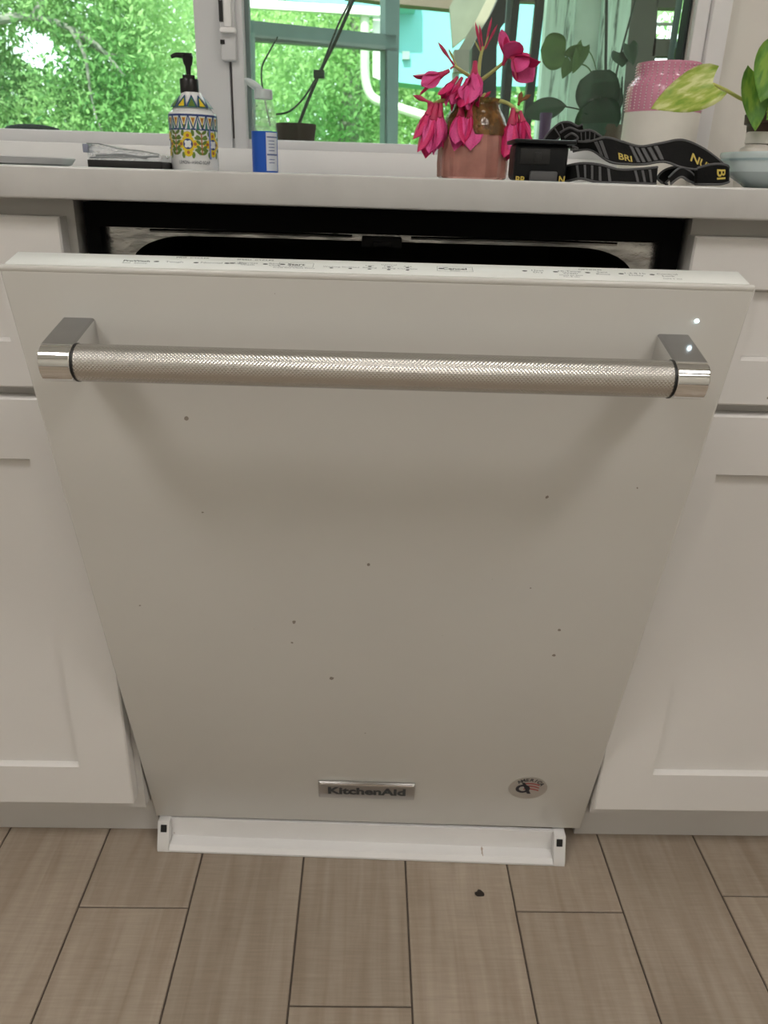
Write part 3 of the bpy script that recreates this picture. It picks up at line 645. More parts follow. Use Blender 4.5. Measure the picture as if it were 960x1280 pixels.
# --- pink and white canister
jy = .50; jl, jr = at(776, 175, jy), at(869, 175, jy); jx = (jl.x+jr.x)/2; jR = (jr.x-jl.x)/2-.002; jz = lambda py: at(822, py, jy).z
can = thing('canister', (jx, jy, ZC), 'pink and white ceramic canister with dotted stripes on the counter', 'canister')
PINK = mat('pink_glaze', (.70, .28, .41), .2, var=.06, coat=.4); CREAM = mat('cream_glaze', (.89, .85, .79), .45, var=.06, bump=.15, bscale=120)
zs1 = jz(142); zsho = jz(112); zn = jz(95); zt_ = jz(80)
part('lower_body', MB().lathe([(0, ZC), (jR*.97, ZC), (jR, ZC+.004), (jR, zs1)], (jx, jy, 0), 56), CREAM, can, label='unglazed cream lower half')
up_ = MB().lathe([(jR+.0004, zs1), (jR+.0004, zsho), (jR*.97, jz(107)), (jR*.86, jz(100)), (jR*.83, jz(97)), (jR*.83, jz(85)), (jR*.85, jz(82)), (jR*.84, zt_), (jR*.79, zt_), (jR*.78, jz(90)), (jR*.90, zsho), (jR*.90, zs1)], (jx, jy, 0), 56, close=True)
pup = part('upper_body', up_, PINK, can, label='glossy pink upper half')
dm = MB(); thj = math.atan2(-CD-jy, CX-jx)
def jprof(z):
    if z < zsho: return jR+.0006
    if z < jz(100): f_ = (z-zsho)/(jz(100)-zsho); return jR+.0006-(jR*.14)*f_**1.6
    return jR*.845
for i in range(-9, 10):
    a = thj+i*.165
    npts = 16
    for j in range(npts):
        z = zs1+.002+(zt_-zs1-.004)*(j+.5)/npts; r = jprof(z)
        bm = bmesh.new(); bmesh.ops.create_icosphere(bm, subdivisions=1, radius=.0011)
        dm.bm(bm, Matrix.Translation((jx+r*math.cos(a), jy+r*math.sin(a), z)))
part('raised_dots', dm, mat('dot_white', (.85, .68, .72), .3), pup, kind='stuff', label='columns of tiny pale raised dots')

# --- pale blue bowl at right
bo = at(1000, 215, .17); ro = abs(at(905, 208, .17).x-bo.x); bzc = lambda py: at(935, py, .17-.02).z
bw = thing('bowl', (bo.x, .17, ZC), 'pale blue glazed bowl at the right end of the counter', 'bowl')
h1 = at(906, 205, .17).z
part('bowl_body', MB().lathe([(0, ZC), (ro*.60, ZC), (ro*.64, ZC+.001), (ro*.80, ZC+.010), (ro*.93, h1-.008), (ro*.975, h1+.004), (ro, h1+.010), (ro*.995, h1+.0125), (ro*.96, h1+.011), (ro*.90, h1), (ro*.6, ZC+.006), (0, ZC+.004)], (bo.x, .17, 0), 64), mat('bowl_glaze', (.74, .85, .87), .2, var=.02, coat=.4), bw)
part('rim_line', MB().lathe([(ro*.978, h1+.0035), (ro*.982, h1+.0035), (ro*.990, h1+.0058), (ro*.985, h1+.0058)], (bo.x, .17, 0), 64, close=True), mat('bowl_line', (.45, .60, .64), .3), bw)

# --- white plastic bottle behind the bowl
vy = .33; vb = at(944, 190, vy); vr = (at(958, 180, vy).x-at(929, 180, vy).x)/2; vz = lambda py: at(944, py, vy).z
vt = thing('plastic_bottle', (vb.x, vy, ZC), 'white plastic bottle with screw cap behind the pale blue bowl', 'bottle')
part('body', MB().lathe([(0, ZC), (vr*1.28, ZC), (vr*1.32, ZC+.003), (vr*1.32, vz(190)), (vr*1.24, vz(186)), (vr*.95, vz(183)), (vr*.9, vz(181)), (0, vz(181))], (vb.x, vy, 0), 36), mat('bottle_white', (.72, .68, .62), .35), vt)
part('cap', MB().lathe([(0, vz(180)), (vr*.98, vz(180)), (vr, vz(179)), (vr*.97, vz(166)), (vr*.9, vz(165)), (0, vz(165))], (vb.x, vy, 0), 36), mat('cap_cream', (.78, .75, .69), .35), vt)

# ------------------------------------------------------------------ leaves
def leaf_mesh(L_, W, heart=True, fold=.18, droop=.25, th=.0006, nu=10, nv=4, tipw=1.0, mats=None, name='leaf', round_=False):
    """leaf along +X, base at origin, face up +Z"""
    vs = []; fs = []
    for side in (1, -1):
        for i in range(nu+1):
            u = i/nu
            if round_: wv_ = math.sqrt(max(0, 1-(2*u-1)**2))**.8
            elif heart: wv_ = (math.sin(math.pi*min(1, (u*.92+.08))**.62))**.85 if u < 1 else 0
            else: wv_ = math.sin(math.pi*u)**.8
            wv_ = max(wv_, .0)
            for j in range(-nv, nv+1):
                v = j/nv; y = v*W/2*wv_
                back = -.16*L_*abs(v)**1.5*(1-u)**2 if heart else 0
                x = u*L_+back
                z = fold*abs(y)-droop*L_*u*u*.5 + .03*W*math.sin(u*9)*abs(v)
                vs.append((x, y, z+side*th/2))
    n = 2*nv+1; off = (nu+1)*n
    for i in range(nu):
        for j in range(n-1):
            a = i*n+j; fs.append((a, a+n, a+n+1, a+1)); fs.append((off+a, off+a+1, off+a+n+1, off+a+n))
    for i in range(nu):
        for j in (0, n-1): a = i*n+j; fs.append((a, a+n, off+a+n, off+a))
    me = bpy.data.meshes.new(name); me.from_pydata(vs, [], fs)
    me.materials.append(mats); me.polygons.foreach_set('use_smooth', [True]*len(fs)); me.update(); return me
def frame(base, tip, nrm):
    x = (Vector(tip)-Vector(base)).normalized(); z = Vector(nrm); z = (z-x*z.dot(x)).normalized(); y = z.cross(x)
    return Matrix(((x.x, y.x, z.x, base[0]), (x.y, y.y, z.y, base[1]), (x.z, y.z, z.z, base[2]), (0, 0, 0, 1)))
def add_leaf(parent, base, tip, W, nrm, m, name='leaf', **kw):
    L_ = (Vector(tip)-Vector(base)).length
    return part_at(name, leaf_mesh(L_, W, mats=m, name=name, **kw), parent, frame(base, tip, nrm))

def varieg(name, c1, c2, c3):
    m, nt, b = new_mat(name); N = nt.nodes; L = nt.links
    tc = N.new('ShaderNodeTexCoord'); mp = N.new('ShaderNodeMapping'); mp.inputs['Scale'].default_value = (30, 90, 30); mp.inputs['Rotation'].default_value = (0, 0, .5); L.new(tc.outputs['Object'], mp.inputs[0])
    n1 = N.new('ShaderNodeTexNoise'); n1.inputs['Scale'].default_value = 1.3; n1.inputs['Detail'].default_value = 5; L.new(mp.outputs[0], n1.inputs['Vector'])
    rp = N.new('ShaderNodeValToRGB'); e = rp.color_ramp.elements; e[0].position = .35; e[0].color = (*c1, 1); e[1].position = .62; e[1].color = (*c3, 1); k = e.new(.5); k.color = (*c2, 1)
    L.new(n1.outputs['Fac'], rp.inputs[0]); L.new(rp.outputs[0], b.inputs['Base Color']); b.inputs['Roughness'].default_value = .35
    b.inputs['Subsurface Weight'].default_value = 0.0
    return m
PALE = varieg('variegated_leaf', (.22, .38, .03), (.42, .52, .09), (.70, .74, .32))
GREENL = varieg('pothos_green', (.07, .20, .03), (.13, .30, .04), (.25, .42, .06))
STEMG = mat('stem_green', (.62, .64, .17), .45)
# --- pothos in a brown pot
py_ = .40; pp = at(985, 178, py_)
po = thing('potted_pothos', (pp.x, py_, ZC), 'pothos with variegated heart leaves in a brown pot behind the bowl', 'plant')
rp_ = abs(at(936, 160, py_).x-pp.x); zp = at(960, 143, py_).z
part('pot', MB().lathe([(0, ZC), (rp_*.72, ZC), (rp_*.76, ZC+.004), (rp_*.98, zp-.012), (rp_*1.04, zp-.012), (rp_*1.06, zp), (rp_*.96, zp), (rp_*.93, zp-.014), (0, zp-.014)], (pp.x, py_, 0), 40), mat('pot_brown', (.05, .025, .012), .45), po)
add_leaf(po, at(891, 105, .30), at(815, 133, .30), .054, (-.15, -1, .35), PALE, fold=.12, droop=.18)
part('petiole', MB().tube([at(891, 105, .30), at(908, 113, .31), at(928, 124, .33), at(950, 130, .37), Vector((pp.x-.01, py_, zp-.01))], [.0018, .0022, .0024, .0026, .003], 8, 4), STEMG, po)
add_leaf(po, at(948, 92, .30), at(944, 164, .29), .040, (-.35, -1, .1), GREENL, droop=.05, fold=.3)
add_leaf(po, at(976, 62, .28), at(951, 128, .275), .052, (-.3, -1, .1), GREENL, droop=.05, fold=.25)
add_leaf(po, at(985, 118, .29), at(958, 150, .285), .040, (.1, -1, .1), GREENL, droop=.05)
for a, b, c in ((948, 92, .30), (976, 62, .28), (985, 118, .29)):
    part('petiole', MB().tube([at(a, b, c), at(a+14, b+20, c+.04), Vector((pp.x, py_, zp-.01))], .0018, 8, 5), STEMG, po)

# ------------------------------------------------------------------ vase and flowers
fy = .30; fp = at(591, 195, fy); fx = fp.x; fz = lambda p: at(591, p, fy).z; fm = px_size(fy)
VG = mat('rose_glass', (.58, .27, .22), .12, trans=.45, var=.18, scale=40, bump=.5, bscale=60); VA = mat('amber_glass', (.32, .17, .06), .06, trans=.55, var=.6, scale=90, bump=.8, bscale=90)
vs_ = thing('vase', (fx, fy, ZC), 'pink and amber ribbed glass vase holding the pink flowers', 'vase')
m = MB(); n = 48; R0 = 36*fm
prof = [(R0*.90, ZC), (R0*.98, ZC+.003), (R0, fz(205)), (R0*.99, fz(190)), (R0*.97, fz(178)), (R0*.94, fz(170))]
vv = []
for r, z in prof:
    for k in range(n): rr = r*(1+.035*math.cos(14*2*math.pi*k/n)); vv.append((fx+rr*math.cos(2*math.pi*k/n), fy+rr*math.sin(2*math.pi*k/n), z))
L6 = len(prof); m.add(vv, [(i*n+k, i*n+(k+1) % n, (i+1)*n+(k+1) % n, (i+1)*n+k) for i in range(L6-1) for k in range(n)]+[tuple(range(n))])
part('lower_body', m, VG, vs_, label='ribbed rosy glass lower body')
part('upper_body', MB().lathe([(R0*.955, fz(170)), (R0*.94, fz(160)), (R0*.84, fz(147)), (R0*.70, fz(136)), (R0*.66, fz(131)), (R0*.72, fz(127)), (R0*.74, fz(124)), (R0*.66, fz(124)), (R0*.60, fz(131)), (R0*.64, fz(137)), (R0*.78, fz(149)), (R0*.88, fz(161)), (R0*.89, fz(170))], (fx, fy, 0), n, close=True), VA, vs_, label='shiny amber shoulder and rim')
PET = mat('petal_pink', (.86, .09, .32), .5, var=.35, scale=60, bump=.2, bscale=100); PETD = mat('petal_deep', (.70, .025, .16), .5, var=.3, scale=60); BUDM = mat('bud_pink', (.55, .04, .12), .5, var=.3, scale=80)
STM = mat('stem_pale', (.46, .47, .16), .5, var=.15, scale=60); DRY = mat('dry_brown', (.22, .09, .03), .7, var=.4, scale=80)
fs_ = thing('flower_sprig', (fx, fy, fz(128)), 'cut sprig of drooping hot pink flowers standing in the glass vase', 'flowers')
def V(px, py, dy=0): return at(px, py, fy+dy)
def stem(pts, r, name='stem', m=None): return part(name, MB().tube([V(*p) for p in pts], r, 8, 4), m or STM, fs_)
stem([(600, 172, 0), (598, 130, 0), (598, 100, 0), (600, 75, 0), (604, 58, 0)], [.0026, .0028, .0026, .0022, .0016])
stem([(598, 103, 0), (615, 90, -.004), (631, 77, -.008)], [.0026, .0022, .0018])
stem([(596, 100, 0), (582, 92, -.004), (568, 82, -.006)], [.0024, .0022, .0018])
stem([(592, 128, -.01), (572, 125, -.016), (552, 126, -.02), (540, 129, -.022), (528, 122, -.022)], [.0022, .0024, .0022, .0018, .001])
stem([(608, 130, -.01), (622, 126, -.016), (636, 130, -.02), (648, 140, -.022)], [.0022, .0024, .0022, .0018])
stem([(598, 122, -.008), (588, 124, -.016), (578, 128, -.024)], [.0022, .002, .0016])
stem([(600, 122, -.008), (606, 118, -.018), (600, 124, -.026)], [.0022, .002, .0016])
PETM = [leaf_mesh(1, .55, heart=False, fold=.35, droop=-.22, th=.012, nu=7, nv=3, mats=PET, name='petal'), leaf_mesh(1, .50, heart=False, fold=.45, droop=-.10, th=.012, nu=7, nv=3, mats=PETD, name='petal')]
def flower(base, tip, spread=.32, np_=5, wide=1., rot=0., tube=True):
    B = V(*base); T = V(*tip); ax = T-B; L_ = ax.length; q = ax.to_track_quat('Z', 'Y').to_matrix().to_4x4()
    M = Matrix.Translation(B) @ q
    me = MB().lathe([(0, 0), (L_*.055, L_*.02), (L_*.07, L_*.2), (L_*.11, L_*.36), (L_*.05, L_*.42), (0, L_*.40)], (0, 0, 0), 10).mesh('flower', BUDM)
    f = part_at('flower', me, fs_, M)
    for i in range(np_):
        a = 2*math.pi*i/np_+rot; s = L_*(.78+.12*math.sin(i*2.3+rot)); tilt = -math.pi/2+spread*(1+.35*math.sin(i*1.7+rot*3))
        Mp = M @ Matrix.Rotation(a, 4, 'Z') @ Matrix.Translation((L_*.05, 0, L_*.24)) @ Matrix.Rotation(tilt, 4, 'Y') @ Matrix.Diagonal((s, s*wide, s, 1))
        part_at('petal', PETM[(i+int(rot*3)) % 2], f, Mp)
def bud(base, tip, r=.09, m=None):
    B = V(*base); T = V(*tip); ax = T-B; L_ = ax.length; q = ax.to_track_quat('Z', 'Y').to_matrix().to_4x4()
    me = MB().lathe([(0, 0), (L_*r*.6, L_*.04), (L_*r*.5, L_*.3), (L_*r, L_*.6), (L_*r*.8, L_*.8), (0, L_)], (0, 0, 0), 9).mesh('bud', m or BUDM)
    part_at('bud', me, fs_, Matrix.Translation(B) @ q)
# right open bloom
flower((628, 82, -.008), (646, 42, -.022), .80, 5, 1.45, .4)
flower((634, 66, -.012), (662, 90, -.034), .50, 4, 1.5, 1.1)
# left group
flower((562, 88, -.008), (524, 108, -.02), .30, 4, 1.0, .2)
stem([(568, 82, -.006), (563, 86, -.008)], .0012, 'pedicel', BUDM)
flower((572, 96, -.016), (552, 122, -.03), .35, 5, 1.0, 1.3)
flower((584, 98, -.020), (574, 128, -.034), .35, 5, 1.0, .7)
flower((594, 76, -.018), (591, 128, -.036), .32, 5, 1.15, 2.0)
flower((578, 96, -.014), (560, 132, -.022), .34, 5, 1.1, 2.6)
flower((590, 96, -.022), (580, 134, -.040), .30, 4, 1.2, 1.7)
# hanging left cluster
for b, t, r in (((546, 128, -.022), (532, 190, -.03), .2), ((541, 128, -.022), (523, 172, -.028), 1.2), ((551, 128, -.020), (548, 182, -.026), 2.2), ((537, 126, -.020), (541, 186, -.014), .9)):
    flower(b, t, .22, 5, .95, r)
# hanging centre
for b, t, r in (((578, 128, -.026), (571, 180, -.046), .4), ((588, 128, -.026), (587, 182, -.046), 1.4), ((594, 130, -.024), (596, 178, -.040), 2.1)):
    flower(b, t, .20, 5, .9, r)
# hanging right
for b, t, r in (((642, 134, -.020), (634, 196, -.028), .3), ((650, 138, -.022), (660, 178, -.030), 1.2), ((646, 136, -.018), (644, 184, -.02), 2.4)):
    flower(b, t, .22, 5, .95, r)
bud((568, 82, -.006), (547, 52, -.010), .07); bud((572, 84, -.006), (560, 60, -.006), .06, STM); bud((540, 129, -.022), (516, 119, -.024), .12)
for b, t in (((602, 66), (594, 27)), ((604, 62), (599, 30)), ((606, 60), (615, 21)), ((606, 62), (622, 30)), ((604, 64), (611, 44)), ((603, 70), (593, 50))): bud((*b, 0), (*t, -.004), .055, BUDM if b[1] < 64 or t[1] < 30 else STM)
bud((603, 124, -.03), (614, 114, -.036), .16)
bud((648, 132, -.022), (652, 114, -.02), .2, DRY); bud((648, 128, -.022), (664, 118, -.02), .16, DRY)

# ------------------------------------------------------------------ head strap with battery case
gy = .18
STRAP = mat('strap_black', (.005, .005, .005), .7, spec=.2, var=.2, bump=.2, bscale=300); EDGE = mat('strap_grey', (.095, .095, .098), .6, var=.1); GOLD = mat('strap_gold', (.55, .42, .08), .5, var=.1); CASE = mat('case_black', (.006, .007, .008), .4, spec=.3, bump=.2, bscale=150)
hs_ = thing('head_strap', (at(775, 228, gy).x, gy, ZC), 'black striped elastic strap with gold letters and case by the canister', 'strap')
def zmin(p):
    p = Vector(p); p.z = max(p.z, ZC+.0006); return p
def ribbon(T, B, name='band', stripes=(), texts=(), sub=6, th=.0012, bind=True):
    Tp = smooth([zmin(at(*p)) for p in T], sub); Bp = smooth([zmin(at(*p)) for p in B], sub); N_ = len(Tp)
    def pt(u, v):
        f_ = u*(N_-1); i = min(int(f_), N_-2); f_ -= i
        a = Tp[i].lerp(Tp[i+1], f_); b = Bp[i].lerp(Bp[i+1], f_); return b.lerp(a, v)
    def nr(u):
        t_ = pt(min(u+.01, 1), .5)-pt(max(u-.01, 0), .5); h = pt(u, 1)-pt(u, 0); n_ = t_.cross(h)
        if n_.length < 1e-9: return Vector((0, -1, 0))
        n_.normalize(); return n_ if n_.y < 0 else -n_
    nv = 4; vs = []; ns = [nr(i/(N_-1)) for i in range(N_)]
    for sd_ in (1, -1):
        for i in range(N_):
            for j in range(nv+1): vs.append(pt(i/(N_-1), j/nv)+ns[i]*sd_*th/2)
    w_ = nv+1; o_ = N_*w_; fs = []
    for i in range(N_-1):
        for j in range(nv): a = i*w_+j; fs += [(a, a+w_, a+w_+1, a+1), (o_+a, o_+a+1, o_+a+w_+1, o_+a+w_)]
        for j in (0, nv): a = i*w_+j; fs.append((a, a+w_, o_+a+w_, o_+a))
    for i in (0, N_-1):
        for j in range(nv): a = i*w_+j; fs.append((a, a+1, o_+a+1, o_+a))
    r = part(name, MB().add(vs, fs), STRAP, hs_)
    if bind:
        part('binding', MB().tube([pt(i/(N_-1), 1) for i in range(N_)], .0014, 6), EDGE, r); part('binding', MB().tube([zmin(pt(i/(N_-1), 0)+Vector((0, 0, .0006))) for i in range(N_)], .0014, 6), EDGE, r)
    for u in stripes:
        m = MB(); us = u if isinstance(u, tuple) else (u, .020, .014)
        uc, du, sk = us; vs = []
        for v in (.12, .35, .6, .88):
            for s in (-1, 1):
                uu = min(max(uc+s*du/2+sk*(.5-v)*2, 0), 1); vs += [pt(uu, v)+nr(uu)*(th/2-.0002), pt(uu, v)+nr(uu)*(th/2+.0009)]
        fs = []
        for i in range(3):
            a = i*4; fs += [(a+1, a+3, a+7, a+5), (a, a+1, a+5, a+4), (a+2, a+6, a+7, a+3)]
        fs += [(0, 2, 3, 1), (12, 13, 15, 14)]
        m.add(vs, fs); part('stripe', m, EDGE, r)
    for txt, uc, vc, size, rot in texts:
        vs, fs = text_tris(txt, 1.0, .02, 'CENTER', 1.15); ln = (pt(1, .5)-pt(0, .5)).length
        arc = sum((pt((i+1)/40, .5)-pt(i/40, .5)).length for i in range(40)); hgt = (pt(uc, 1)-pt(uc, 0)).length
        ca, sa = math.cos(rot), math.sin(rot); out = []
        for x, y in vs:
            X, Y_ = (x*ca-y*sa)*size, (x*sa+y*ca)*size
            uu = min(max(uc+X/arc, 0), 1); out.append(pt(uu, vc+Y_/hgt)+nr(uu)*(th/2+.0006))
        part('lettering', MB().add(out, fs), GOLD, r, sharp=0, label='gold printed letters')
    return r
# upper band, from the roll down and across to the right fold
ribbon([(712, 176, .20), (735, 177, .19), (757, 172, .18), (777, 177, .18), (800, 183, .18), (826, 179, .18), (852, 175, .18), (876, 184, .18), (896, 198, .175), (908, 210, .165)],
       [(716, 190, .20), (738, 188, .19), (762, 203, .17), (785, 206, .17), (806, 206, .17), (830, 203, .17), (852, 210, .165), (874, 213, .165), (890, 214, .16), (903, 219, .16)],
       stripes=[.17, .20, .395, .430, .465, .50, .535], texts=[('BRI', .325, .27, .0105, -.12), ('NUN', .80, .28, .0125, -.28)])
# lower band
ribbon([(690, 214, .20), (706, 208, .185), (728, 204, .17), (750, 206, .165), (775, 212, .165), (800, 211, .165), (822, 209, .17)],
       [(694, 230, .195), (708, 228, .18), (726, 224, .165), (746, 230, .16), (775, 231, .16), (800, 231, .16), (820, 231, .165)],
       stripes=[.30, .37, .44, .51, .58, .80, .86, .92])
# inner coil at right
ribbon([(880, 208, .19), (855, 207, .20), (832, 212, .195), (822, 222, .185), (828, 229, .18)], [(884, 222, .19), (858, 219, .20), (842, 222, .195), (832, 229, .185), (834, 232, .18)])
ribbon([(836, 222, .165), (850, 210, .165), (862, 214, .165), (872, 222, .165), (886, 217, .165)], [(838, 231, .160), (851, 222, .160), (861, 227, .160), (872, 231, .160), (886, 231, .160)])
# flat folded end with letters
ribbon([(872, 210, .150), (886, 206, .147), (900, 205, .145), (909, 207, .147), (911, 210, .155)], [(872, 231, .150), (886, 231, .147), (900, 231, .145), (909, 229, .147), (911, 228, .155)], texts=[('BI', .52, .50, .0135, -math.pi/2)])
ribbon([(868, 212, .156), (878, 211, .154), (888, 213, .154)], [(868, 231, .156), (878, 231, .154), (888, 231, .154)])
# crumpled roll on top behind the case
ribbon([(680, 174, .225), (688, 164, .225), (700, 154, .22), (712, 153, .215), (722, 158, .215), (728, 156, .21)], [(686, 184, .22), (696, 176, .22), (704, 168, .215), (712, 164, .21), (720, 172, .21), (730, 170, .205)], stripes=[.3, .45])
ribbon([(700, 166, .205), (712, 160, .20), (724, 164, .20), (738, 163, .20), (752, 171, .20)], [(702, 184, .205), (713, 178, .20), (724, 180, .20), (736, 176, .20), (748, 186, .20)], stripes=[.55, .65, .75, .85])
ribbon([(706, 172, .195), (715, 167, .19), (722, 173, .19), (712, 178, .19)], [(708, 186, .195), (716, 184, .19), (722, 187, .19), (713, 188, .19)])
# battery case
a, b = at(641, 228, .165), at(713, 180, .165)
cs = part('case', MB().box((a.x, .165, ZC+.0004), (b.x, .210, b.z), .006, seg=3), CASE, hs_, label='boxy black case')
part('case_lid', MB().box((a.x-.003, .158, b.z-.001), (b.x+.006, .216, b.z+.0035), .0016), CASE, cs)
part('panel_seam', MB().box((a.x+.006, .1638, ZC+.018), (a.x+.040, .1652, b.z-.006), .0006).box((a.x+.022, .1632, ZC+.020), (a.x+.030, .1652, b.z-.010), .0005), BLACKP, cs)
part('clip', MB().box((a.x+.018, .1580, ZC+.0004), (a.x+.050, .165, ZC+.011), .002), EDGE, cs, label='grey clip at the foot of the case')
for txt, px in (('BR', 650), ('N', 702)):
    vs, fs = text_tris(txt, .010, .0003); o_ = at(px, 225, .1640); part('lettering', MB().add([o_+Vector((x, -.0004, y)) for x, y in vs], fs), GOLD, cs, sharp=0, label='gold printed letters')

# ------------------------------------------------------------------ outside: shelf plants by the window
SHZ = .905
shelf = MB().box((-1.3, WY+.145, SHZ-.03), (.9, WY+.55, SHZ), .003)
part('trim_3', shelf, mat('shelf_wood', (.33, .30, .26), .7, var=.2), None, kind='structure', label='outdoor shelf board below the window')
oy = .84
o0 = at(370, 165, oy); orr = (at(395, 165, oy).x-at(346, 165, oy).x)/2
op = thing('potted_orchid', (o0.x, oy, SHZ), 'brown pot with bare dark stems leaning right outside the window', 'plant')
part('pot', MB().lathe([(0, SHZ+.001), (orr*.8, SHZ+.001), (orr, at(370, 163, oy).z), (orr*1.03, at(370, 161, oy).z), (orr*1.03, at(370, 155, oy).z), (orr*.95, at(370, 155, oy).z), (orr*.9, at(370, 160, oy).z), (0, at(370, 160, oy).z)], (o0.x, oy, 0), 36), mat('pot_dark', (.03, .014, .009), .8, spec=.1), op)
part('saucer', MB().lathe([(0, SHZ+.0005), (orr*1.3, SHZ+.0005), (orr*1.45, SHZ+.010), (orr*1.40, SHZ+.012), (orr*1.2, SHZ+.004), (0, SHZ+.004)], (o0.x+.01, oy, 0), 36), mat('saucer_dark', (.02, .02, .02), .5), op)
DST = mat('dark_stem', (.02, .035, .02), .6)
def ost(pts, r, nm='stem'): return part(nm, MB().tube([at(*p) for p in pts], r, 8, 5), DST, op)
ost([(372, 160, oy), (384, 128, oy), (400, 90, oy), (420, 50, oy), (444, -6, oy), (462, -50, oy)], .0032, 'stake')
ost([(399, 93, oy-.006), (412, 58, oy-.006), (424, 28, oy-.006), (436, 4, oy-.006), (448, -30, oy)], .0018)
ost([(345, 143, oy-.01), (362, 139, oy-.01), (380, 122, oy-.01), (396, 96, oy-.005)], .0018)
ost([(338, 158, oy), (330, 120, oy), (327, 100, oy), (328, 82, oy), (336, 66, oy), (347, 46, oy)], [.0012, .0016, .0016, .0016, .0012])
part('tie', MB().box((at(395, 95, oy).x-.004, oy-.010, at(398, 95, oy).z-.004), (at(403, 95, oy).x+.004, oy+.004, at(398, 88, oy).z), .001), DST, op)
# dark leafed plant
ly = .90; DKL = mat('dark_leaf', (.02, .055, .028), .5, var=.25, scale=30); MDL = mat('mid_leaf', (.065, .135, .028), .5, var=.25, scale=30)
l0 = at(760, 172, ly)
lp = thing('leafy_potted_plant', (l0.x, ly, SHZ), 'dark broad-leaved plant with two stakes outside the right pane', 'plant')
lr = (at(776, 165, ly).x-at(742, 165, ly).x)/2; zpt = at(760, 156, ly).z
part('pot', MB().lathe([(0, SHZ+.001), (lr*.75, SHZ+.001), (lr, zpt-.01), (lr*1.06, zpt-.01), (lr*1.06, zpt), (lr*.94, zpt), (lr*.9, zpt-.01), (0, zpt-.01)], (l0.x, ly, 0), 32), mat('pot_terracotta', (.11, .06, .04), .7), lp)
def lv(b, t, W, n_, m, **k): add_leaf(lp, at(b[0], b[1], ly-.02), at(t[0], t[1], ly-.03), W*px_size(ly), n_, m, **k)
lv((707, 68), (676, 62), 33, (-.1, -1, .15), MDL, droop=.1, heart=False, round_=True)
lv((712, 72), (728, 55), 16, (.3, -1, .1), MDL, droop=.1); lv((729, 58), (716, 92), 15, (.2, -1, .1), MDL, droop=.1); lv((713, 76), (703, 98), 14, (-.3, -1, .2), MDL, droop=.15)
lv((750, 142), (742, 88), 46, (.0, -1, .25), DKL, droop=.15, heart=False, round_=True); lv((750, 172), (742, 124), 48, (.0, -1, .1), DKL, droop=.05, heart=False, round_=True)
lv((708, 132), (655, 140), 24, (-.1, -1, .5), DKL, droop=.35, heart=False)
lv((775, 66), (778, 84), 22, (.2, -1, 0), DKL, droop=.1); lv((786, 56), (792, 82), 16, (.2, -1, 0), DKL, droop=.1)
lv((764, 150), (778, 110), 12, (.2, -1, .1), DKL, heart=False); lv((760, 150), (752, 120), 10, (.2, -1, .1), DKL, heart=False)
def lst(pts, r, m_=DST, nm='stem'): part(nm, MB().tube([at(a_, b_, ly+c_) for a_, b_, c_ in pts], r, 7, 5), m_, lp)
lst([(757, 158, 0), (757, 90, 0), (758, 20, 0), (758, -60, 0)], .0030, DST, 'stake'); lst([(760, 158, 0), (772, 85, 0), (786, 30, 0), (800, -20, 0)], .0020, DST, 'stake')
lst([(757, 155, 0), (740, 92, -.01), (722, 78, -.02), (706, 68, -.022)], .0013, MDL); lst([(757, 150, 0), (748, 100, 0), (740, 70, -.01), (729, 58, -.02)], .0011, MDL)
lst([(756, 155, 0), (735, 140, -.01), (706, 133, -.02)], .0014); lst([(758, 150, 0), (768, 100, 0), (776, 66, -.02)], .0012)
for i in range(5): lst([(757+i*2, 158, .0), (752+i*6, 130, .0), (750+i*7, 108-3*i, .0)], .0016, DKL)

# two more pots on the outdoor shelf
for nm, xa, xb, ya, col, lab in (('flower_pot', 552, 590, 151, (.16, .05, .035), 'brown pot outside the window half hidden behind the pink vase'), ('flower_pot', 673, 688, 141, (.06, .015, .075), 'small purple pot outside the window behind the black case')):
    yy = .80; a, b = at(xa, 165, yy), at(xb, 165, yy); rr_ = (b.x-a.x)/2; zz = at(xa, ya, yy).z
    m = MB().lathe([(0, SHZ+.0006), (rr_*.8, SHZ+.0006), (rr_*.95, zz-.010), (rr_, zz-.010), (rr_, zz), (rr_*.9, zz), (rr_*.85, zz-.008), (0, zz-.008)], ((a.x+b.x)/2, yy, 0), 32)
    tag(part(nm, m, mat('pot_'+lab.split()[0], col, .6)), lab, 'pot')

# dark rounded cover outside the left pane
cvy = 1.0; ca_, cb_ = at(8, 162, cvy), at(75, 165, cvy)
m = MB(); r_c = (cb_.x-ca_.x)/2
m.lathe([(0, SHZ-.0), (r_c, SHZ), (r_c*1.02, at(40, 163, cvy).z), (r_c*.9, at(40, 159, cvy).z), (r_c*.5, at(40, 156, cvy).z), (0, at(40, 155, cvy).z)], ((ca_.x+cb_.x)/2, cvy, 0), 40)
tag(part('domed_cover', m, mat('cover_dark', (.012, .018, .018), .8, spec=.1)), 'dark domed cover standing outside the left window pane', 'cover')
part('trim_4', MB().box((-1.3, WY+.55, SHZ-.03), (-.35, WY+.75, SHZ-.0005), .002), mat('shelf_wood2', (.33, .30, .26), .7, var=.2), None, kind='structure', label='outdoor shelf extension under the dark cover')

# ------------------------------------------------------------------ porch beyond the right pane
GREYT = mat('porch_frame_grey', (.15, .215, .21), .5, var=.08); PTOP = mat('porch_beam_brown', (.14, .115, .085), .7, var=.2)
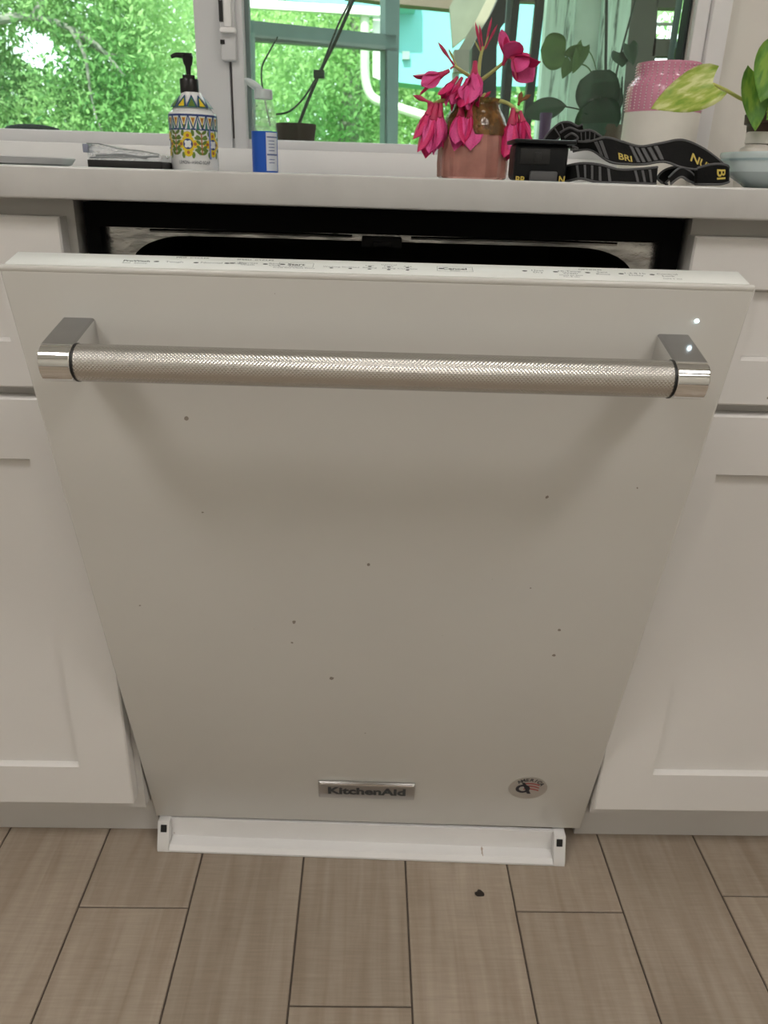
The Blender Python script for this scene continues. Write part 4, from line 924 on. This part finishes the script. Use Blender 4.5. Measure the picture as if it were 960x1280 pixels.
# angled porch window: plane through A0 with heading 23 degrees
A0 = at(305, 60, 2.3); dirp = Vector((math.cos(.40), math.sin(.40), 0)); npl = Vector((dirp.y, -dirp.x, 0))
def pw(px, py):
    d = ray(px, py); o = Vector((CX, -CD, CZ)); t = (A0-o).dot(npl)/d.dot(npl); return o+d*t
pwn = thing('porch_window', (A0.x, A0.y, 0), 'grey-green metal framed porch window seen through the right pane', 'window')
def bar(q, th=.05, nm='frame_bar', m=GREYT): part(nm, MB().prism([pw(*p) for p in q], npl*-th), m, pwn)
bar([(300, 24), (495, 44), (495, 58), (300, 42)]); bar([(300, 42), (495, 58), (495, 64), (300, 50)], .035, 'sash_bar', mat('sash_grey', (.22, .26, .25), .5))
bar([(482, -20), (500, -20), (497, 190), (481, 190)]); bar([(300, 24), (310, 25), (312, 190), (300, 190)]); bar([(310, 40), (319, 41), (320, 190), (311, 190)], .035, 'sash_bar', mat('sash_grey2', (.22, .30, .28), .5))
bar([(300, 190), (500, 190), (500, 205), (300, 205)])
part('pane', MB().prism([pw(315, 46), pw(484, 62), pw(484, 190), pw(315, 190)], npl*-.004), GLASSW, pwn)
pb = thing('porch_frame', (.4, 2.9, 0), 'brown and beige timber framing at the top of the porch', 'frame')
def bar3(pr, nm, q, Y, th, m): return part(nm, MB().prism([at(a_, b_, Y) for a_, b_ in q], (0, th, 0)), m, pr)
BEIGE = mat('beige_board', (.30, .28, .21), .7, var=.12, scale=8); TAUPE = mat('taupe_board', (.25, .22, .18), .7, var=.1)
bar3(pb, 'top_beam', [(430, -30), (575, -30), (572, 12), (500, 5), (430, -4)], 2.95, .08, PTOP)
bar3(pb, 'wall_board', [(562, 8), (600, -60), (640, -60), (590, 40), (566, 60)], 2.92, .03, mat('pale_board', (.18, .205, .155), .7, var=.15))
bar3(pb, 'brace', [(598, 20), (618, -20), (640, -20), (604, 35), (590, 64), (572, 64)], 2.85, .05, BEIGE)
bar3(pb, 'bracket_block', [(568, 62), (588, 62), (586, 90), (568, 90)], 2.80, .07, TAUPE)
bar3(pb, 'corner_post', [(566, 90), (574, 90), (574, 200), (566, 200)], 2.86, .05, mat('post_grey', (.30, .36, .32), .6))
dp = thing('dark_arch_post', (.45, 1.9, 0), 'thick dark grey curved post behind the pink flowers', 'post')
PD = mat('post_dark', (.035, .035, .038), .5, var=.2)
q = [(590, 60), (600, 40), (615, 15), (640, -40), (672, -40), (645, 10), (626, 35), (621, 60)]
part('arch', MB().prism([at(a_, b_, 1.9) for a_, b_ in q], (0, .07, 0)), PD, dp)
part('post', MB().prism([at(a_, b_, 1.9) for a_, b_ in [(590, 60), (621, 60), (619, 240), (586, 240)]], (0, .07, 0)), PD, dp)
gt = thing('screen_door', (.6, 1.8, 0), 'screen door with thin black vertical bars beyond the plant', 'door')
BK = mat('bar_black', (.008, .008, .009), .4)
for a0_, a1_, b0_, b1_ in ((641, 650, 624, 632), (671, 682, 650, 660)):
    bar3(gt, 'bar', [(a0_+3, -30), (a1_+3, -30), (b1_, 190), (b0_, 190)], 1.8, .03, BK)
bar3(gt, 'bar', [(636, -30), (642, -30), (628, 190), (622, 190)], 1.84, .02, mat('bar_grey', (.12, .16, .16), .5))
bar3(gt, 'top_rail', [(636, -40), (690, -40), (690, 4), (640, 2)], 1.86, .03, TAUPE)
# weathered board door
def weathered():
    m, nt, b = new_mat('weathered_wood'); N = nt.nodes; L = nt.links
    tc = N.new('ShaderNodeTexCoord'); mp = N.new('ShaderNodeMapping'); mp.inputs['Scale'].default_value = (60, 20, 5); L.new(tc.outputs['Object'], mp.inputs[0])
    n1 = N.new('ShaderNodeTexNoise'); n1.inputs['Scale'].default_value = 1; n1.inputs['Detail'].default_value = 8; n1.inputs['Roughness'].default_value = .65; L.new(mp.outputs[0], n1.inputs['Vector'])
    rp = N.new('ShaderNodeValToRGB'); e = rp.color_ramp.elements; e[0].position = .38; e[0].color = (.09, .12, .10, 1); e[1].position = .47; e[1].color = (.52, .66, .58, 1); k = e.new(.7); k.color = (.68, .82, .75, 1)
    L.new(n1.outputs['Fac'], rp.inputs[0]); L.new(rp.outputs[0], b.inputs['Base Color']); b.inputs['Roughness'].default_value = .8; return m
WEA = weathered(); PALEB = mat('pale_grey_board', (.58, .66, .62), .7, var=.08, scale=20)
wd = thing('weathered_post', (.75, 1.5, 0), 'weathered pale teal boards of a post behind the dark plant', 'post')
for (x0_, x1_, x2_, x3_), m_, y_ in (((687, 722, 708, 672), WEA, 1.5), ((723, 757, 742, 709), PALEB, 1.53), ((758, 792, 776, 743), WEA, 1.5)):
    bar3(wd, 'board', [(x0_, -30), (x1_, -30), (x2_-4, 200), (x3_-4, 200)], y_, .04, m_)
# dark wall with two small window openings
dw_ = thing('porch_end_wall', (.95, 1.75, 0), 'dark brown porch wall with two small bright openings', 'wall')
DW = mat('dark_board', (.085, .078, .068), .7, var=.1); DWD = mat('dark_edge', (.02, .03, .03), .6)
Yw = 1.75
bar3(dw_, 'wall_board', [(788, -60), (826, -60), (812, 200), (758, 200)], Yw, .05, DW)
bar3(dw_, 'wall_board', [(826, -60), (866, -60), (863, 10), (821, 9)], Yw, .05, DW)
bar3(dw_, 'wall_board', [(818, 48), (851, 49), (847, 70), (815, 70)], Yw, .05, DW)
bar3(dw_, 'wall_board', [(815, 78), (846, 78), (834, 200), (812, 200)], Yw, .05, DW)
bar3(dw_, 'dark_stile', [(866, -60), (905, -60), (860, 200), (834, 200), (851, 48), (860, 10)], Yw-.02, .05, DWD)
bar3(dw_, 'mullion', [(819, 28), (857, 28), (857, 31), (819, 31)], Yw+.01, .02, mat('mullion_pale', (.45, .45, .42), .6))
# unseen roof added above the view to keep sun off the porch
rf = MB().box((-.9, .76, 2.25), (2.2, 2.1, 2.32))
tag(part('added_shade_roof', rf, mat('shade_roof_board', (.2, .18, .15), .8)), 'unseen flat roof added above the view to shade the porch', 'roof')

# ------------------------------------------------------------------ neighbour house, trees, ground
TEALW = mat('teal_stucco', (.17, .50, .49), .8, var=.05, scale=3, bump=.1); WHT = mat('white_trim_out', (.80, .82, .78), .6)
nh = thing('neighbour_house', (.8, 5.6, 0), 'turquoise house with white trim and downspout beyond the porch', 'house')
hy = 5.2
bar3(nh, 'wall', [(474, -10), (700, 0), (700, 108), (612, 108), (575, 112), (474, 100)], hy+.1, .3, TEALW)
bar3(nh, 'soffit', [(303, -40), (520, -40), (520, 10), (474, 10), (303, -5)], hy-.1, .35, TEALW)
bar3(nh, 'fascia', [(303, -2), (476, 9), (476, 19), (303, 9)], hy-.16, .06, WHT)
bar3(nh, 'corner_trim', [(466, 10), (475, 10), (475, 100), (466, 96)], hy-.05, .05, WHT)
part('downspout', MB().tube([at(456, 16, hy-.1), at(456, 60, hy-.1), at(457, 100, hy-.1), at(466, 122, hy-.12), at(490, 132, hy-.2), at(520, 142, hy-.3), at(548, 150, hy-.4)], .03, 10, 5), mat('spout_pale', (.52, .60, .46), .6), nh)
bar3(nh, 'vent', [(503, 64), (512, 64), (512, 74), (503, 74)], hy+.06, .05, mat('vent_grey', (.25, .35, .33), .6))
def foliage(parent, n_, lo, hi, size, m, seed, holes=(), shape=None):
    rng = np.random.default_rng(seed); lo = np.array(lo); hi = np.array(hi)
    c = lo+(hi-lo)*rng.random((n_*2, 3))
    # clumping
    cl = lo+(hi-lo)*rng.random((160, 3)); idx = rng.integers(0, 160, n_*2); pull = rng.random((n_*2, 1))**.6*.75
    c = c*(1-pull)+(cl[idx]+rng.normal(0, .16, (n_*2, 3)))*pull
    keep = np.ones(len(c), bool)
    for h, r in holes:      # gaps along the branch where the sky shows
        d = c[:, [0, 2]]-np.array([h.x, h.z])[None]; keep &= (d**2).sum(1) > (r*(.7+.6*rng.random(len(c))))**2
    c = c[keep][:n_]; n_ = len(c)
    a = rng.normal(size=(n_, 3)); a /= np.linalg.norm(a, axis=1)[:, None]
    b = rng.normal(size=(n_, 3)); b -= a*(a*b).sum(1)[:, None]; b /= np.linalg.norm(b, axis=1)[:, None]
    s = size*(.6+.8*rng.random((n_, 1)))
    v = np.stack([c-a*s, c+b*s*.38, c+a*s, c-b*s*.38], 1).reshape(-1, 3)
    v -= np.array(WM[parent].translation)[None]
    me = bpy.data.meshes.new('foliage'); me.vertices.add(len(v)); me.vertices.foreach_set('co', v.ravel()); me.loops.add(4*n_); me.loops.foreach_set('vertex_index', np.arange(4*n_))
    me.polygons.add(n_); me.polygons.foreach_set('loop_start', np.arange(0, 4*n_, 4)); me.materials.append(m); me.update(calc_edges=True); me.validate()
    o = bpy.data.objects.new('foliage', me); C.objects.link(o); o.parent = parent; tag(o, kind='stuff'); return o
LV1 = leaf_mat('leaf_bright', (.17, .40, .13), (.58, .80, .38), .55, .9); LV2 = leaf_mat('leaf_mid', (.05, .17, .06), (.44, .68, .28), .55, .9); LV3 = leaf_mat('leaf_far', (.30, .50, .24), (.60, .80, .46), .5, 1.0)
BARK = mat('bark_pale', (.20, .21, .18), .8, var=.2, scale=10, bump=.5, bscale=30)
ty = 4.85
ta = thing('leafy_tree', (at(-200, 100, ty).x, ty, -.3), 'leafy tree with a pale branch outside the left window pane', 'tree')
def br(pts, r): part('branch', MB().tube([at(a_, b_, ty+c_) for a_, b_, c_ in pts], r, 9, 5), BARK, ta)
tx = at(-200, 100, ty).x
part('trunk', MB().tube([(tx, ty, -.3), (tx+.05, ty, .8), (tx+.1, ty, 1.6), (tx+.3, ty, 2.6)], [.16, .14, .12, .08], 12, 4), BARK, ta)
br([(-185, 40, 0), (-60, 30, 0), (0, 24, 0), (40, 21, 0), (80, 32, 0), (120, 55, 0), (150, 88, 0), (156, 96, 0)], [.05, .04, .026, .02, .015, .009, .004])
br([(44, 20, 0), (52, 5, 0), (62, -20, 0), (80, -60, 0)], [.03, .024, .018, .01])
br([(90, 38, 0), (106, 70, -.05), (113, 115, -.05), (120, 145, -.05), (128, 165, -.05)], [.016, .012, .008, .006, .004]); br([(100, 45, 0), (130, 66, .1), (160, 70, .2)], [.014, .01, .006])
GAPS = [(22, 50, .10), (38, 62, .09), (52, 72, .10), (66, 62, .09), (14, 40, .07), (30, 44, .07), (60, 80, .07), (6, 48, .06), (46, 52, .06), (78, 70, .05), (112, 58, .06), (118, 70, .05), (92, 4, .08), (96, 20, .04), (121, 4, .05), (113, 114, .04), (121, 144, .035), (128, 160, .035), (140, 86, .03), (150, 74, .03), (84, 150, .03), (8, 66, .05), (25, 76, .05), (378, 60, .04), (368, 104, .035), (430, 158, .03)]
holes = [(at(a_, b_, 5.1), r_*.9) for a_, b_, r_ in GAPS]
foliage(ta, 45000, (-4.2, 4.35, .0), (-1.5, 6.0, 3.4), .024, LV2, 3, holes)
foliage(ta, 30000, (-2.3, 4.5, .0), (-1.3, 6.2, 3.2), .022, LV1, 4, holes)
tb2 = thing('bushy_tree', (-.3, 7.0, -.3), 'bright green bushy tree behind the porch window', 'tree')
part('trunk', MB().tube([(-.3, 7.4, -.3), (-.25, 7.4, 1.2), (-.1, 7.4, 3.0)], [.13, .11, .05], 10, 4), BARK, tb2)
foliage(tb2, 60000, (-1.9, 6.3, .0), (2.6, 8.2, 3.6), .030, LV1, 6, [(at(a_, b_, 7.2), r_*1.3) for a_, b_, r_ in GAPS])
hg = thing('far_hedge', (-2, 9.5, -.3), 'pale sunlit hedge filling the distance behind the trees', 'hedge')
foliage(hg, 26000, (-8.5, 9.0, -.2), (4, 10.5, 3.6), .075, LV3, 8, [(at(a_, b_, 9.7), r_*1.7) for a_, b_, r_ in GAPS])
sh = thing('leafy_shrub', (1.6, 4.4, -.3), 'low leafy shrub below the turquoise house', 'shrub')
foliage(sh, 9000, (.35, 4.2, -.2), (3.2, 4.9, at(560, 118, 4.4).z), .032, LV1, 9)
part('ground', MB().box((-30, WY+.2, -.4), (30, 40, -.3)), mat('grass_ground', (.10, .22, .04), .9, var=.4, scale=3), None, kind='structure')
